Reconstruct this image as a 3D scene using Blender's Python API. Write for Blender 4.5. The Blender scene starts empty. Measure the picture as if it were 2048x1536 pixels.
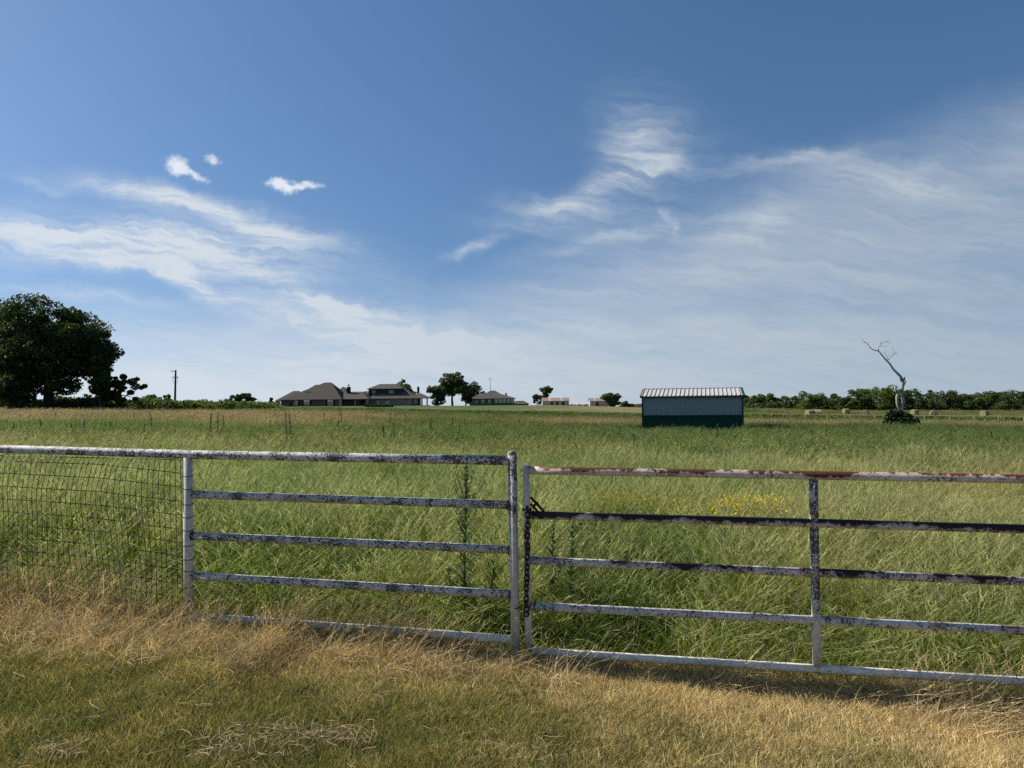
import bpy, math, random
import numpy as np
from mathutils import Vector, Matrix

random.seed(7)
rng = np.random.default_rng(11)
scene = bpy.context.scene
col = scene.collection
R = math.radians

# ------------------------------------------------------------------ camera
F = 1400.0                      # focal length in pixels of a 2048 wide frame
CAM_H = 1.65
HORIZON = 795.0
ROLL = R(0.7)
cam_d = bpy.data.cameras.new('camera')
cam_d.sensor_fit = 'HORIZONTAL'
cam_d.sensor_width = 36.0
cam_d.lens = 36.0 * F / 2048.0
cam_d.clip_start = 0.05
cam_d.clip_end = 6000
cam = bpy.data.objects.new('camera', cam_d)
col.objects.link(cam)
pitch = math.atan((HORIZON - 768.0) / F)
CAM_M = (Matrix.Translation((0, 0, CAM_H)) @ Matrix.Rotation(R(90) + pitch, 4, 'X')
         @ Matrix.Rotation(-ROLL, 4, 'Z'))
cam.matrix_world = CAM_M
scene.camera = cam
scene.render.resolution_x = 1024
scene.render.resolution_y = 768

# ------------------------------------------------------------------ light
SUN_AZ, SUN_EL = R(-73.0), R(39.0)       # from +Y towards +X
SUN_DIR = Vector((math.sin(SUN_AZ) * math.cos(SUN_EL), math.cos(SUN_AZ) * math.cos(SUN_EL), math.sin(SUN_EL)))
SKY_STRENGTH = 0.086
world = bpy.data.worlds.new('World')
scene.world = world
world.use_nodes = True
world.cycles.sampling_method = 'MANUAL'
world.cycles.sample_map_resolution = 512
sun_d = bpy.data.lights.new('sun', 'SUN')
sun_d.energy = 5.0
sun_d.angle = R(0.53)
sun_d.color = (1.0, 0.945, 0.845)
sun = bpy.data.objects.new('sun', sun_d)
col.objects.link(sun)
sun.rotation_euler = (-SUN_DIR).to_track_quat('-Z', 'Y').to_euler()
sun.location = (-40, 10, 40)
vs = scene.view_settings
vs.view_transform = 'Standard'
vs.look = 'None'
vs.gamma = 1.0
vs.exposure = 0.35
scene.render.engine = 'CYCLES'
scene.cycles.use_denoising = False
scene.cycles.max_bounces = 5
scene.cycles.diffuse_bounces = 3
scene.cycles.glossy_bounces = 2
scene.cycles.transmission_bounces = 3
scene.cycles.use_adaptive_sampling = True
scene.cycles.adaptive_threshold = 0.014
scene.cycles.adaptive_min_samples = 24
scene.cycles.sample_clamp_indirect = 3.0
scene.cycles.sample_clamp_direct = 6.0
scene.cycles.caustics_reflective = False
scene.cycles.caustics_refractive = False
scene.cycles.transparent_max_bounces = 8


# ---- small expression helper for node trees
class NT:
    def __init__(self, tree):
        self.t = tree
        self.n = tree.nodes
        self.l = tree.links

    def node(self, kind, **kw):
        nd = self.n.new(kind)
        for k, v in kw.items():
            setattr(nd, k, v)
        return nd

    def put(self, sock, val):
        if isinstance(val, (int, float)):
            if sock.type in ('VECTOR',):
                sock.default_value = (val, val, val)
            elif sock.type == 'RGBA':
                sock.default_value = (val, val, val, 1)
            else:
                sock.default_value = val
        elif isinstance(val, (tuple, list)):
            if sock.type == 'RGBA' and len(val) == 3:
                val = (*val, 1)
            sock.default_value = val
        else:
            self.l.new(val, sock)

    def m(self, op, a, b=None, c=None, clamp=False):
        nd = self.node('ShaderNodeMath', operation=op, use_clamp=clamp)
        self.put(nd.inputs[0], a)
        if b is not None:
            self.put(nd.inputs[1], b)
        if c is not None:
            self.put(nd.inputs[2], c)
        return nd.outputs[0]

    def add(self, a, b): return self.m('ADD', a, b)
    def sub(self, a, b): return self.m('SUBTRACT', a, b)
    def mul(self, a, b): return self.m('MULTIPLY', a, b)
    def div(self, a, b): return self.m('DIVIDE', a, b)

    def ss(self, x, a, b):           # smoothstep from a to b
        nd = self.node('ShaderNodeMapRange', interpolation_type='SMOOTHSTEP')
        self.put(nd.inputs['Value'], x)
        self.put(nd.inputs['From Min'], a)
        self.put(nd.inputs['From Max'], b)
        return nd.outputs['Result']

    def noise(self, vec, scale=1.0, detail=4.0, rough=0.55, dist=0.0, col=False):
        nd = self.node('ShaderNodeTexNoise')
        if vec is not None:
            self.l.new(vec, nd.inputs['Vector'])
        nd.inputs['Scale'].default_value = scale
        nd.inputs['Detail'].default_value = detail
        nd.inputs['Roughness'].default_value = rough
        nd.inputs['Distortion'].default_value = dist
        return nd.outputs['Color' if col else 'Fac']

    def comb(self, x, y, z=0.0):
        nd = self.node('ShaderNodeCombineXYZ')
        for s, v in zip(nd.inputs, (x, y, z)):
            self.put(s, v)
        return nd.outputs[0]

    def sep(self, v):
        nd = self.node('ShaderNodeSeparateXYZ')
        self.l.new(v, nd.inputs[0])
        return nd.outputs

    def mix(self, f, a, b):
        nd = self.node('ShaderNodeMix', data_type='RGBA')
        self.put(nd.inputs[0], f)
        self.put(nd.inputs[6], a)
        self.put(nd.inputs[7], b)
        return nd.outputs[2]


def build_world():
    t = NT(world.node_tree)
    for nd in list(t.n):
        t.n.remove(nd)
    sky = t.node('ShaderNodeTexSky', sky_type='NISHITA')
    sky.sun_disc = False
    sky.sun_elevation = SUN_EL
    sky.sun_rotation = SUN_AZ
    sky.altitude = 150
    sky.air_density = 1.0
    sky.dust_density = 0.5
    sky.ozone_density = 1.6
    tc = t.node('ShaderNodeTexCoord')
    d = t.sep(tc.outputs['Generated'])
    nv = t.node('ShaderNodeVectorMath', operation='NORMALIZE')
    t.l.new(t.comb(d[0], d[1], t.m('MULTIPLY_ADD', t.m('MAXIMUM', d[2], 0.0), .80, .17)), nv.inputs[0])
    t.l.new(nv.outputs[0], sky.inputs['Vector'])
    ay = t.m('MAXIMUM', t.m('ABSOLUTE', d[1]), 0.03)
    u0 = t.m('MINIMUM', t.m('MAXIMUM', t.mul(t.div(d[0], ay), 14.0), -60.0), 60.0)   # hundreds of px
    v0 = t.mul(t.div(d[2], ay), 14.0)
    p0 = t.comb(u0, v0, 0.3)
    w = t.sep(t.noise(p0, 0.55, 3, 0.55, 0.0, True))
    w2 = t.sep(t.noise(t.comb(u0, v0, 7.7), 2.2, 4, 0.6, 0.0, True))
    u = t.add(u0, t.add(t.mul(t.sub(w[0], .5), 1.3), t.mul(t.sub(w2[0], .5), .55)))
    v = t.add(v0, t.add(t.mul(t.sub(w[1], .5), .7), t.mul(t.sub(w2[1], .5), .32)))

    uv = t.comb(u, v, 0.0)

    def ell(px, py, rx, ry, ang, k, acc, vec=None):
        """adds a soft turned ellipse round a direction to acc"""
        mp = t.node('ShaderNodeMapping', vector_type='TEXTURE')
        mp.inputs['Location'].default_value = ((px - 1024) / 100.0, (HORIZON + math.tan(ROLL) * (1024 - px) - py) / 100.0, 0)
        mp.inputs['Rotation'].default_value = (0, 0, R(ang))
        mp.inputs['Scale'].default_value = (rx / 100.0, ry / 100.0, 1)
        t.l.new(vec if vec is not None else uv, mp.inputs[0])
        dt = t.node('ShaderNodeVectorMath', operation='DOT_PRODUCT')
        t.l.new(mp.outputs[0], dt.inputs[0]); t.l.new(mp.outputs[0], dt.inputs[1])
        e = t.m('POWER', .3679, dt.outputs['Value'])
        return t.mul(e, k) if acc is None else t.m('MULTIPLY_ADD', e, k, acc)

    # angle: positive rises to the right
    wisps = [
        (120, 470, 300, 50, -2, 1.15), (430, 500, 230, 42, -9, 1.15), (560, 470, 120, 34, -14, .8), (300, 385, 170, 22, -12, .85),
        (470, 425, 170, 22, -15, .7), (380, 555, 120, 22, -33, 1.15), (230, 520, 190, 16, -13, .7),
        (620, 590, 180, 26, -26, .75), (760, 640, 220, 30, -16, .75), (600, 640, 150, 20, -20, .7),
        (150, 580, 170, 12, -7, .5), (940, 493, 62, 10, 18, .6),
        (1300, 290, 75, 90, 30, .95), (1250, 355, 130, 22, 20, .75), (1130, 425, 125, 30, 2, .95),
        (1580, 318, 150, 15, 8, .65), (1730, 345, 190, 30, -8, .5), (1520, 440, 90, 34, 20, .5),
        (1340, 430, 45, 10, -60, .45), (60, 362, 60, 10, -15, .35), (1230, 470, 150, 18, 12, .45),
    ]
    s = None
    for e in wisps:
        s = ell(*e, s)
    # veil over the lower sky, its edge climbing to the right
    uc = t.m('MINIMUM', u0, 11.0)
    vb = t.add(1.65, t.mul(t.m('MAXIMUM', t.add(uc, 1.4), 0.0), 0.33))
    veil = t.sub(1.0, t.ss(t.sub(v, vb), -1.2, 1.2))
    # streaks: long across, short up
    st = t.noise(t.comb(t.mul(u, .26), t.mul(t.add(v, t.mul(u, .10)), 1.5), 3.1), 1.0, 6, .62)
    st2 = t.noise(t.comb(t.mul(t.add(u0, v), .55), t.mul(t.add(v, t.mul(u0, .15)), 4.6), 1.1), 1.0, 6, .70)
    fib = t.ss(t.add(t.mul(st, .52), t.mul(st2, .48)), .33, .70)
    cir = t.mul(s, t.add(.16, t.mul(fib, .98)))
    vl = t.mul(veil, t.add(.46, t.mul(fib, .40)))
    low = t.mul(t.sub(1.0, t.ss(v0, 0.0, 2.2)), .28)
    dens = t.add(t.add(cir, vl), low)
    dens = t.m('MINIMUM', t.mul(dens, .92), .86)
    # bright little fair weather puffs
    pu = t.add(u0, t.add(t.mul(t.sub(w2[0], .5), .45), t.mul(t.sub(w2[2], .5), .2)))
    pv = t.add(v0, t.mul(t.sub(w2[1], .5), .42))
    puv = t.comb(pu, pv, 0.0)
    pf = None
    for e in [(352, 330, 24, 18, 0, 1.2), (392, 349, 34, 10, -22, 1.0), (428, 311, 14, 12, -35, .75),
              (436, 323, 12, 8, -30, .6), (560, 366, 32, 14, 0, 1.1), (612, 370, 42, 9, -3, 1.0)]:
        pf = ell(*e, pf, puv)
    fine = t.noise(t.comb(t.mul(u0, 8.0), t.mul(v0, 11.0), 2.0), 1.0, 5, .7)
    pf = t.ss(t.add(pf, t.mul(t.sub(fine, .5), 1.15)), .20, 1.30)
    bg1 = t.node('ShaderNodeBackground')
    hs = t.node('ShaderNodeHueSaturation')
    hs.inputs['Saturation'].default_value = 1.20
    t.l.new(sky.outputs[0], hs.inputs['Color'])
    t.l.new(hs.outputs[0], bg1.inputs[0])
    bg1.inputs[1].default_value = SKY_STRENGTH
    bg2 = t.node('ShaderNodeBackground')
    sd = t.node('ShaderNodeVectorMath', operation='DOT_PRODUCT')
    t.l.new(tc.outputs['Generated'], sd.inputs[0])
    sd.inputs[1].default_value = SUN_DIR
    t.l.new(t.mix(t.ss(sd.outputs['Value'], -.45, .80), (.325, .385, .44), (.575, .615, .65)), bg2.inputs[0])
    bg2.inputs[1].default_value = 1.0
    bg3 = t.node('ShaderNodeBackground')
    bg3.inputs[0].default_value = (.68, .72, .76, 1)
    bg3.inputs[1].default_value = 1.0
    mx = t.node('ShaderNodeMixShader')
    t.l.new(dens, mx.inputs[0])
    t.l.new(bg1.outputs[0], mx.inputs[1])
    t.l.new(bg2.outputs[0], mx.inputs[2])
    mx2 = t.node('ShaderNodeMixShader')
    t.l.new(t.mul(pf, .85), mx2.inputs[0])
    t.l.new(mx.outputs[0], mx2.inputs[1])
    t.l.new(bg3.outputs[0], mx2.inputs[2])
    out = t.node('ShaderNodeOutputWorld')
    t.l.new(mx2.outputs[0], out.inputs[0])


build_world()


# ------------------------------------------------------------------ pixel helpers
def ray(px, py):
    v = Vector(((px - 1024) / F, (768 - py) / F, -1.0))
    return (CAM_M.to_3x3() @ v).normalized()


def at(px, py, D):
    """the point seen at a pixel whose world Y is D"""
    d = ray(px, py)
    s = D / d.y
    return Vector((d.x * s, D, CAM_H + d.z * s))


def tcol(px):
    d = ray(px, 815)
    return d.x / d.y


# ------------------------------------------------------------------ terrain
COLS = np.array([tcol(p) for p in (-300, 0, 700, 1100, 1385, 1750, 2048, 2400)])
ROWD = np.array([6, 20, 50, 100, 160, 225, 300, 2600], float)
ZT = np.array([
    [0.0] * 8,
    [.10, .08, -.05, -.22, -.30, -.40, -.50, -.6],
    [.35, .30, -.25, -.90, -.95, -1.2, -1.4, -1.6],
    [.70, .65, -.30, -1.4, -2.0, -2.5, -3.1, -3.6],
    [.75, .70, -.10, -1.0, -2.5, -3.6, -4.3, -5.0],
    [.50, .44, -.50, -.92, -2.8, -4.6, -5.2, -6.0],
    [-.3, -.4, -1.6, -2.2, -3.8, -5.6, -6.2, -7.0],
    [-36.0] * 8])
DF = np.concatenate([np.arange(6, 330, 2.0), np.arange(330, 2700, 40.0)])
ZF = np.stack([np.interp(DF, ROWD, ZT[:, i]) for i in range(8)], 1)
for _ in range(6):
    q = ZF.copy()
    q[1:162] = (ZF[:161] + 2 * ZF[1:162] + ZF[2:163]) / 4
    ZF = q


def gza(x, y):
    x = np.asarray(x, float)
    y = np.asarray(y, float)
    near = -.045 - .045 * np.clip(x, -7, 7)
    D = np.clip(y, 6, 2599)
    tt = np.clip(x / D, COLS[0], COLS[-1])
    di = np.interp(D, DF, np.arange(len(DF)))
    i0 = np.clip(di.astype(int), 0, len(DF) - 2)
    fi = di - i0
    cj = np.interp(tt, COLS, np.arange(8))
    j0 = np.clip(cj.astype(int), 0, 6)
    fj = cj - j0
    fj = fj * fj * (3 - 2 * fj) * .5 + fj * .5
    z = ((ZF[i0, j0] * (1 - fi) + ZF[i0 + 1, j0] * fi) * (1 - fj)
         + (ZF[i0, j0 + 1] * (1 - fi) + ZF[i0 + 1, j0 + 1] * fi) * fj)
    b = np.clip((y - 6) / 14.0, 0, 1)
    b = b * b * (3 - 2 * b)
    return near * (1 - b) + z * b


def gz(x, y):
    return float(gza(x, y))


def hit(px, py, lo=3.0, hi=420.0, lift=0.0):
    """first point along a pixel's ray that meets the ground raised by lift"""
    d = ray(px, py)
    D = lo
    while D < hi:
        s = D / d.y
        if CAM_H + d.z * s <= gz(d.x * s, D) + lift:
            break
        D += max(.05, D * .004)
    return at(px, py, D)


def hashn(ix, iy, seed):
    h = (ix.astype(np.int64) * 374761393 + iy.astype(np.int64) * 668265263 + seed * 974634521) & 0xffffffff
    h = ((h ^ (h >> 13)) * 1274126177) & 0xffffffff
    return ((h ^ (h >> 16)) & 0xffff) / 65535.0


def vnoise(x, y, seed=0):
    x = np.asarray(x, float); y = np.asarray(y, float)
    ix = np.floor(x); iy = np.floor(y)
    fx = x - ix; fy = y - iy
    fx = fx * fx * (3 - 2 * fx); fy = fy * fy * (3 - 2 * fy)
    a = hashn(ix, iy, seed); b = hashn(ix + 1, iy, seed)
    c = hashn(ix, iy + 1, seed); d = hashn(ix + 1, iy + 1, seed)
    return (a * (1 - fx) + b * fx) * (1 - fy) + (c * (1 - fx) + d * fx) * fy


def fbm(x, y, seed=0, oct=3):
    s = 0; a = .5; n = 0
    for o in range(oct):
        s = s + a * vnoise(x * 2 ** o, y * 2 ** o, seed + o)
        n += a; a *= .5
    return s / n


# fence plane on the ground: Y = FY - FS * X
FY, FS = 4.6, 0.186


def fence_y(x):
    return FY - FS * x


def at_f(px, py, off=0.0):
    """pixel to the vertical plane of the fence, off metres towards the camera"""
    d = ray(px, py)
    n = Vector((FS, 1.0, 0)).normalized()
    c = n.y * FY - off
    s = c / (n.x * d.x + n.y * d.y)
    return Vector((0, 0, CAM_H)) + d * s


# ------------------------------------------------------------------ mesh helpers
class MB:
    def __init__(self):
        self.v = []; self.f = []; self.mi = []

    def box(self, c, s, rot=0.0, mi=0):
        b = len(self.v)
        cr, sr = math.cos(rot), math.sin(rot)
        for dz in (-1, 1):
            for dx, dy in ((-1, -1), (1, -1), (1, 1), (-1, 1)):
                x, y = dx * s[0] / 2, dy * s[1] / 2
                self.v.append((c[0] + x * cr - y * sr, c[1] + x * sr + y * cr, c[2] + dz * s[2] / 2))
        for q in ((3, 2, 1, 0), (4, 5, 6, 7), (0, 1, 5, 4), (1, 2, 6, 5), (2, 3, 7, 6), (3, 0, 4, 7)):
            self.f.append(tuple(b + i for i in q)); self.mi.append(mi)
        return self

    def poly(self, pts, faces, mi=0):
        b = len(self.v)
        self.v += [tuple(p) for p in pts]
        for q in faces:
            self.f.append(tuple(b + i for i in q)); self.mi.append(mi)
        return self

    def tube(self, pts, rad, n=10, cap=True, mi=0):
        pts = [Vector(p) for p in pts]
        if not hasattr(rad, '__len__'):
            rad = [rad] * len(pts)
        b = len(self.v)
        ref = None
        for i, p in enumerate(pts):
            if i == 0: t = pts[1] - p
            elif i == len(pts) - 1: t = p - pts[i - 1]
            else: t = pts[i + 1] - pts[i - 1]
            t.normalize()
            if ref is None:
                ref = Vector((0, 0, 1)) if abs(t.z) < .8 else Vector((1, 0, 0))
            a = t.cross(ref).normalized()
            c = a.cross(t).normalized()
            ref = c
            for k in range(n):
                th = 2 * math.pi * k / n
                self.v.append(tuple(p + a * (rad[i] * math.cos(th)) + c * (rad[i] * math.sin(th))))
        for i in range(len(pts) - 1):
            for k in range(n):
                k2 = (k + 1) % n
                self.f.append((b + i * n + k, b + i * n + k2, b + (i + 1) * n + k2, b + (i + 1) * n + k)); self.mi.append(mi)
        if cap:
            self.f.append(tuple(b + k for k in reversed(range(n)))); self.mi.append(mi)
            e = b + (len(pts) - 1) * n
            self.f.append(tuple(e + k for k in range(n))); self.mi.append(mi)
        return self

    def mesh(self, name, mats, smooth=False):
        me = bpy.data.meshes.new(name)
        me.from_pydata(self.v, [], self.f)
        if not isinstance(mats, (list, tuple)):
            mats = [mats]
        for m in mats:
            me.materials.append(m)
        if len(mats) > 1:
            me.polygons.foreach_set('material_index', self.mi)
        if smooth:
            me.polygons.foreach_set('use_smooth', [True] * len(me.polygons))
        me.update()
        return me

    def build(self, name, mats, parent=None, smooth=False):
        return link(name, self.mesh(name, mats, smooth), parent)


def link(name, me, parent=None, loc=None):
    o = bpy.data.objects.new(name, me)
    col.objects.link(o)
    if parent is not None:
        o.parent = parent
    if loc is not None:
        o.location = loc
    return o


def tag(o, label, cat, group=None, kind=None):
    o['label'] = label
    o['category'] = cat
    if group: o['group'] = group
    if kind: o['kind'] = kind
    return o


def thing(name, label, cat, loc=(0, 0, 0), rz=0.0, group=None):
    o = bpy.data.objects.new(name, None)
    o.empty_display_size = .2
    col.objects.link(o)
    o.location = loc
    o.rotation_euler = (0, 0, rz)
    return tag(o, label, cat, group)


def np_mesh(name, V, faces_flat, per, mats, mi=None, smooth=False, uvs=None):
    """V (n,3), faces_flat int array, per = corners per face"""
    me = bpy.data.meshes.new(name)
    nf = len(faces_flat) // per
    me.vertices.add(len(V))
    me.vertices.foreach_set('co', np.asarray(V, np.float32).ravel())
    me.loops.add(len(faces_flat))
    me.loops.foreach_set('vertex_index', np.asarray(faces_flat, np.int32))
    me.polygons.add(nf)
    me.polygons.foreach_set('loop_start', np.arange(0, nf * per, per, dtype=np.int32))
    for m in (mats if isinstance(mats, (list, tuple)) else [mats]):
        me.materials.append(m)
    if mi is not None:
        me.polygons.foreach_set('material_index', np.asarray(mi, np.int32))
    if smooth:
        me.polygons.foreach_set('use_smooth', np.ones(nf, bool))
    me.update(calc_edges=True)
    me.validate()
    return me


# ------------------------------------------------------------------ materials
def mat(name):
    m = bpy.data.materials.new(name)
    m.use_nodes = True
    t = NT(m.node_tree)
    b = t.n['Principled BSDF']
    return m, t, b


def plain(name, c, rough=.7, spec=.3, var=.0, scale=3.0, metal=0.0):
    m, t, b = mat(name)
    b.inputs['Roughness'].default_value = rough
    b.inputs['Specular IOR Level'].default_value = spec
    b.inputs['Metallic'].default_value = metal
    if var > 0:
        tc = t.node('ShaderNodeTexCoord')
        n = t.noise(tc.outputs['Object'], scale, 6, .6)
        k = t.add(1.0 - var, t.mul(n, 2 * var))
        mm = t.node('ShaderNodeVectorMath', operation='SCALE')
        mm.inputs[0].default_value = c
        t.l.new(k, mm.inputs['Scale'])
        t.l.new(mm.outputs[0], b.inputs['Base Color'])
    else:
        b.inputs['Base Color'].default_value = (*c, 1)
    return m


def leafy(name, c1, c2, transl=.35, scale=.6, rough=.6, trc=(1.5, 1.5, .6)):
    """foliage: two tones by position noise, some light through the leaf"""
    m, t, b = mat(name)
    g = t.node('ShaderNodeNewGeometry')
    n = t.noise(g.outputs['Position'], scale, 3, .6)
    c = t.mix(t.ss(n, .3, .7), c1, c2)
    rnd = t.node('ShaderNodeMath', operation='MULTIPLY_ADD')
    t.l.new(g.outputs['Random Per Island'], rnd.inputs[0])
    rnd.inputs[1].default_value = .7
    rnd.inputs[2].default_value = .65
    vm = t.node('ShaderNodeVectorMath', operation='SCALE')
    t.l.new(c, vm.inputs[0]); t.l.new(rnd.outputs[0], vm.inputs['Scale'])
    t.l.new(vm.outputs[0], b.inputs['Base Color'])
    b.inputs['Roughness'].default_value = rough
    b.inputs['Specular IOR Level'].default_value = .25
    tr = t.node('ShaderNodeBsdfTranslucent')
    vm2 = t.node('ShaderNodeVectorMath', operation='MULTIPLY')
    t.l.new(vm.outputs[0], vm2.inputs[0]); vm2.inputs[1].default_value = trc
    t.l.new(vm2.outputs[0], tr.inputs[0])
    mx = t.node('ShaderNodeMixShader')
    mx.inputs[0].default_value = transl
    t.l.new(b.outputs[0], mx.inputs[1]); t.l.new(tr.outputs[0], mx.inputs[2])
    t.l.new(mx.outputs[0], t.n['Material Output'].inputs[0])
    return m


def grass_mat(name, green, lush, dry, transl=.45, trmul=(1.5, 1.35, .7)):
    """blades: instancer attribute 'tint' 0 lush .. 1 dry, with variation from blade to blade"""
    m, t, b = mat(name)
    a = t.node('ShaderNodeAttribute', attribute_type='INSTANCER', attribute_name='tint')
    g = t.node('ShaderNodeNewGeometry')
    x = t.add(a.outputs['Fac'], t.mul(t.sub(g.outputs['Random Per Island'], .5), .55))
    c = t.mix(t.ss(x, .0, .45), lush, green)
    c = t.mix(t.ss(x, .45, .95), c, dry)
    oi = t.node('ShaderNodeObjectInfo')
    k = t.mul(t.add(.58, t.mul(oi.outputs['Random'], .84)), t.add(.60, t.mul(t.m('FRACT', t.mul(g.outputs['Random Per Island'], 7.31)), .85)))
    vm = t.node('ShaderNodeVectorMath', operation='SCALE')
    t.l.new(c, vm.inputs[0]); t.l.new(k, vm.inputs['Scale'])
    t.l.new(vm.outputs[0], b.inputs['Base Color'])
    b.inputs['Roughness'].default_value = .55
    b.inputs['Specular IOR Level'].default_value = .12
    tr = t.node('ShaderNodeBsdfTranslucent')
    v2 = t.node('ShaderNodeVectorMath', operation='MULTIPLY')
    t.l.new(vm.outputs[0], v2.inputs[0]); v2.inputs[1].default_value = trmul
    t.l.new(v2.outputs[0], tr.inputs[0])
    mx = t.node('ShaderNodeMixShader')
    mx.inputs[0].default_value = transl
    t.l.new(b.outputs[0], mx.inputs[1]); t.l.new(tr.outputs[0], mx.inputs[2])
    t.l.new(mx.outputs[0], t.n['Material Output'].inputs[0])
    return m


def pipe_mat(name, mildew=.5, black=0.0, rust=0.0, topside=.35, seed=0.0, paint=(.56, .57, .56), scale=1.0, grad=None, band=None):
    """old white paint on steel pipe: fine mildew specks, flaked rust and black bare patches"""
    m, t, b = mat(name)
    tc = t.node('ShaderNodeTexCoord')
    g = t.node('ShaderNodeNewGeometry')
    mp = t.node('ShaderNodeMapping')
    mp.inputs['Location'].default_value = (seed, seed * 1.7, seed * .6)
    t.l.new(tc.outputs['Object'], mp.inputs[0])
    p = mp.outputs[0]
    up = t.sep(g.outputs['Normal'])[2]
    specks = t.noise(p, 75 * scale, 3, .7)
    blotch = t.noise(p, 13 * scale, 5, .65)
    patch = t.noise(p, 4.5 * scale, 4, .6)
    drip = t.noise(p, 38 * scale, 2, .6)
    dirt = t.noise(p, 30, 4, .6)
    c = t.mix(t.ss(dirt, .35, .75), paint, tuple(k * .72 for k in paint))
    # mildew: dark speckle denser on the blotches
    ms = t.add(t.mul(specks, .6), t.add(t.mul(blotch, .42), t.mul(patch, .18)))
    oz = t.sep(tc.outputs['Object'])[2]
    if grad:
        ms = t.add(ms, t.mul(t.sub(t.ss(oz, grad[0], grad[1]), .5), grad[2]))
    mk = t.ss(ms, .72 - .22 * mildew, .79 - .22 * mildew)
    c = t.mix(t.mul(mk, .93), c, (.022, .024, .026))
    gm = t.ss(t.add(t.mul(blotch, .6), t.mul(specks, .4)), .66 - .22 * mildew, .80 - .18 * mildew)
    c = t.mix(t.mul(gm, .42 * min(1, mildew * 1.5)), c, (.16, .165, .155))
    # bare metal: dark on the upper side with ragged edge
    if black > 0:
        bs = t.add(t.add(t.mul(up, topside), t.mul(patch, 1.0)), t.mul(drip, .35))
        th = 1.15 - .75 * black
        if band:
            bs = t.add(bs, t.mul(t.sub(t.mul(t.ss(oz, band[0] - .05, band[0] + .05), t.sub(1.0, t.ss(oz, band[1] - .05, band[1] + .05))), .5), band[2]))
        bk = t.ss(bs, th, th + .035)
        ed = t.sub(t.ss(bs, th - .13, th), bk)
        c = t.mix(t.m('MAXIMUM', t.mul(ed, .55), 0.0), c, (.17, .055, .025))
        c = t.mix(bk, c, (.022, .014, .012))
    if rust > 0:
        rs = t.add(t.add(t.mul(up, topside), t.mul(t.noise(p, 3.1 * scale, 4, .65), 1.0)), t.mul(drip, .35))
        th = 1.15 - .75 * rust
        if band:
            rs = t.add(rs, t.mul(t.sub(t.mul(t.ss(oz, band[0] - .12, band[0] + .02), t.sub(1.0, t.ss(oz, band[1] - .02, band[1] + .1))), .5), band[2]))
        rk = t.ss(rs, th, th + .04)
        ro = t.sub(t.ss(rs, th - .16, th), rk)
        rc = t.mix(t.noise(p, 60, 3, .6), (.045, .013, .008), (.17, .055, .025))
        c = t.mix(t.m('MAXIMUM', t.mul(ro, .5), 0.0), c, (.33, .17, .08))
        c = t.mix(rk, c, rc)
    t.l.new(c, b.inputs['Base Color'])
    b.inputs['Roughness'].default_value = .62
    b.inputs['Specular IOR Level'].default_value = .3
    bp = t.node('ShaderNodeBump')
    bp.inputs['Strength'].default_value = .35
    bp.inputs['Distance'].default_value = .002
    t.l.new(ms, bp.inputs['Height'])
    t.l.new(bp.outputs[0], b.inputs['Normal'])
    return m


def ground_mat():
    m, t, b = mat('soil_and_turf')
    g = t.node('ShaderNodeNewGeometry')
    p = g.outputs['Position']
    big = t.noise(p, .05, 5, .6)
    mid = t.noise(p, .6, 5, .6)
    fine = t.noise(p, 14.0, 4, .7)
    a = t.mix(t.ss(big, .38, .62), (.062, .082, .022), (.115, .110, .040))
    a = t.mix(t.ss(mid, .45, .8), a, (.15, .125, .06))
    xyz = t.sep(p)
    soil = t.mix(fine, (.05, .036, .02), (.17, .125, .07))
    a = t.mix(t.ss(xyz[1], 10.0, 60.0), soil, a)
    # mown lawn round the houses, browner towards the drive
    mow = t.mul(t.ss(xyz[1], 128.0, 140.0), t.mul(t.ss(xyz[0], -62.0, -48.0), t.sub(1.0, t.ss(xyz[0], 45.0, 60.0))))
    lawn = t.mix(t.ss(t.add(t.mul(xyz[0], .012), big), .45, .85), (.088, .120, .030), (.20, .165, .075))
    a = t.mix(mow, a, lawn)
    t.l.new(a, b.inputs['Base Color'])
    b.inputs['Roughness'].default_value = .95
    b.inputs['Specular IOR Level'].default_value = .1
    bp = t.node('ShaderNodeBump')
    bp.inputs['Strength'].default_value = .6
    bp.inputs['Distance'].default_value = .04
    t.l.new(fine, bp.inputs['Height'])
    t.l.new(bp.outputs[0], b.inputs['Normal'])
    return m


M = {}
M['ground'] = ground_mat()
M['tall'] = grass_mat('tall_grass_blade', (.160, .230, .032), (.054, .128, .014), (.46, .42, .16))
M['seed'] = grass_mat('seed_head', (.36, .37, .16), (.23, .28, .10), (.43, .35, .20), .5, (1.15, 1.1, .9))
M['far_seed'] = grass_mat('distant_seed_head', (.20, .21, .08), (.12, .16, .05), (.34, .27, .16), .45, (1.15, 1.1, .9))
M['mid'] = grass_mat('middle_grass_blade', (.120, .188, .024), (.046, .110, .012), (.38, .34, .13))
M['far'] = grass_mat('distant_grass_blade', (.080, .135, .017), (.030, .078, .008), (.30, .235, .125))
M['lawn'] = grass_mat('lawn_blade', (.290, .262, .088), (.125, .165, .040), (.64, .52, .28), .35, (1.3, 1.2, .8))
M['straw'] = grass_mat('straw', (.47, .385, .20), (.36, .31, .14), (.56, .45, .27), .35, (1.25, 1.1, .85))
M['mildew_top'] = pipe_mat('mildewed_top_rail_paint', .66, 0, 0, seed=1.0, paint=(.74, .70, .63))
M['mildew_rail'] = pipe_mat('mildewed_rail_paint', .64, 0, 0, seed=4.2, paint=(.64, .58, .50))
M['mildew_post'] = pipe_mat('mildewed_post_paint', .42, .30, .28, 0.0, seed=7.5, paint=(.62, .57, .49), grad=(.55, 1.15, .15))
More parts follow.
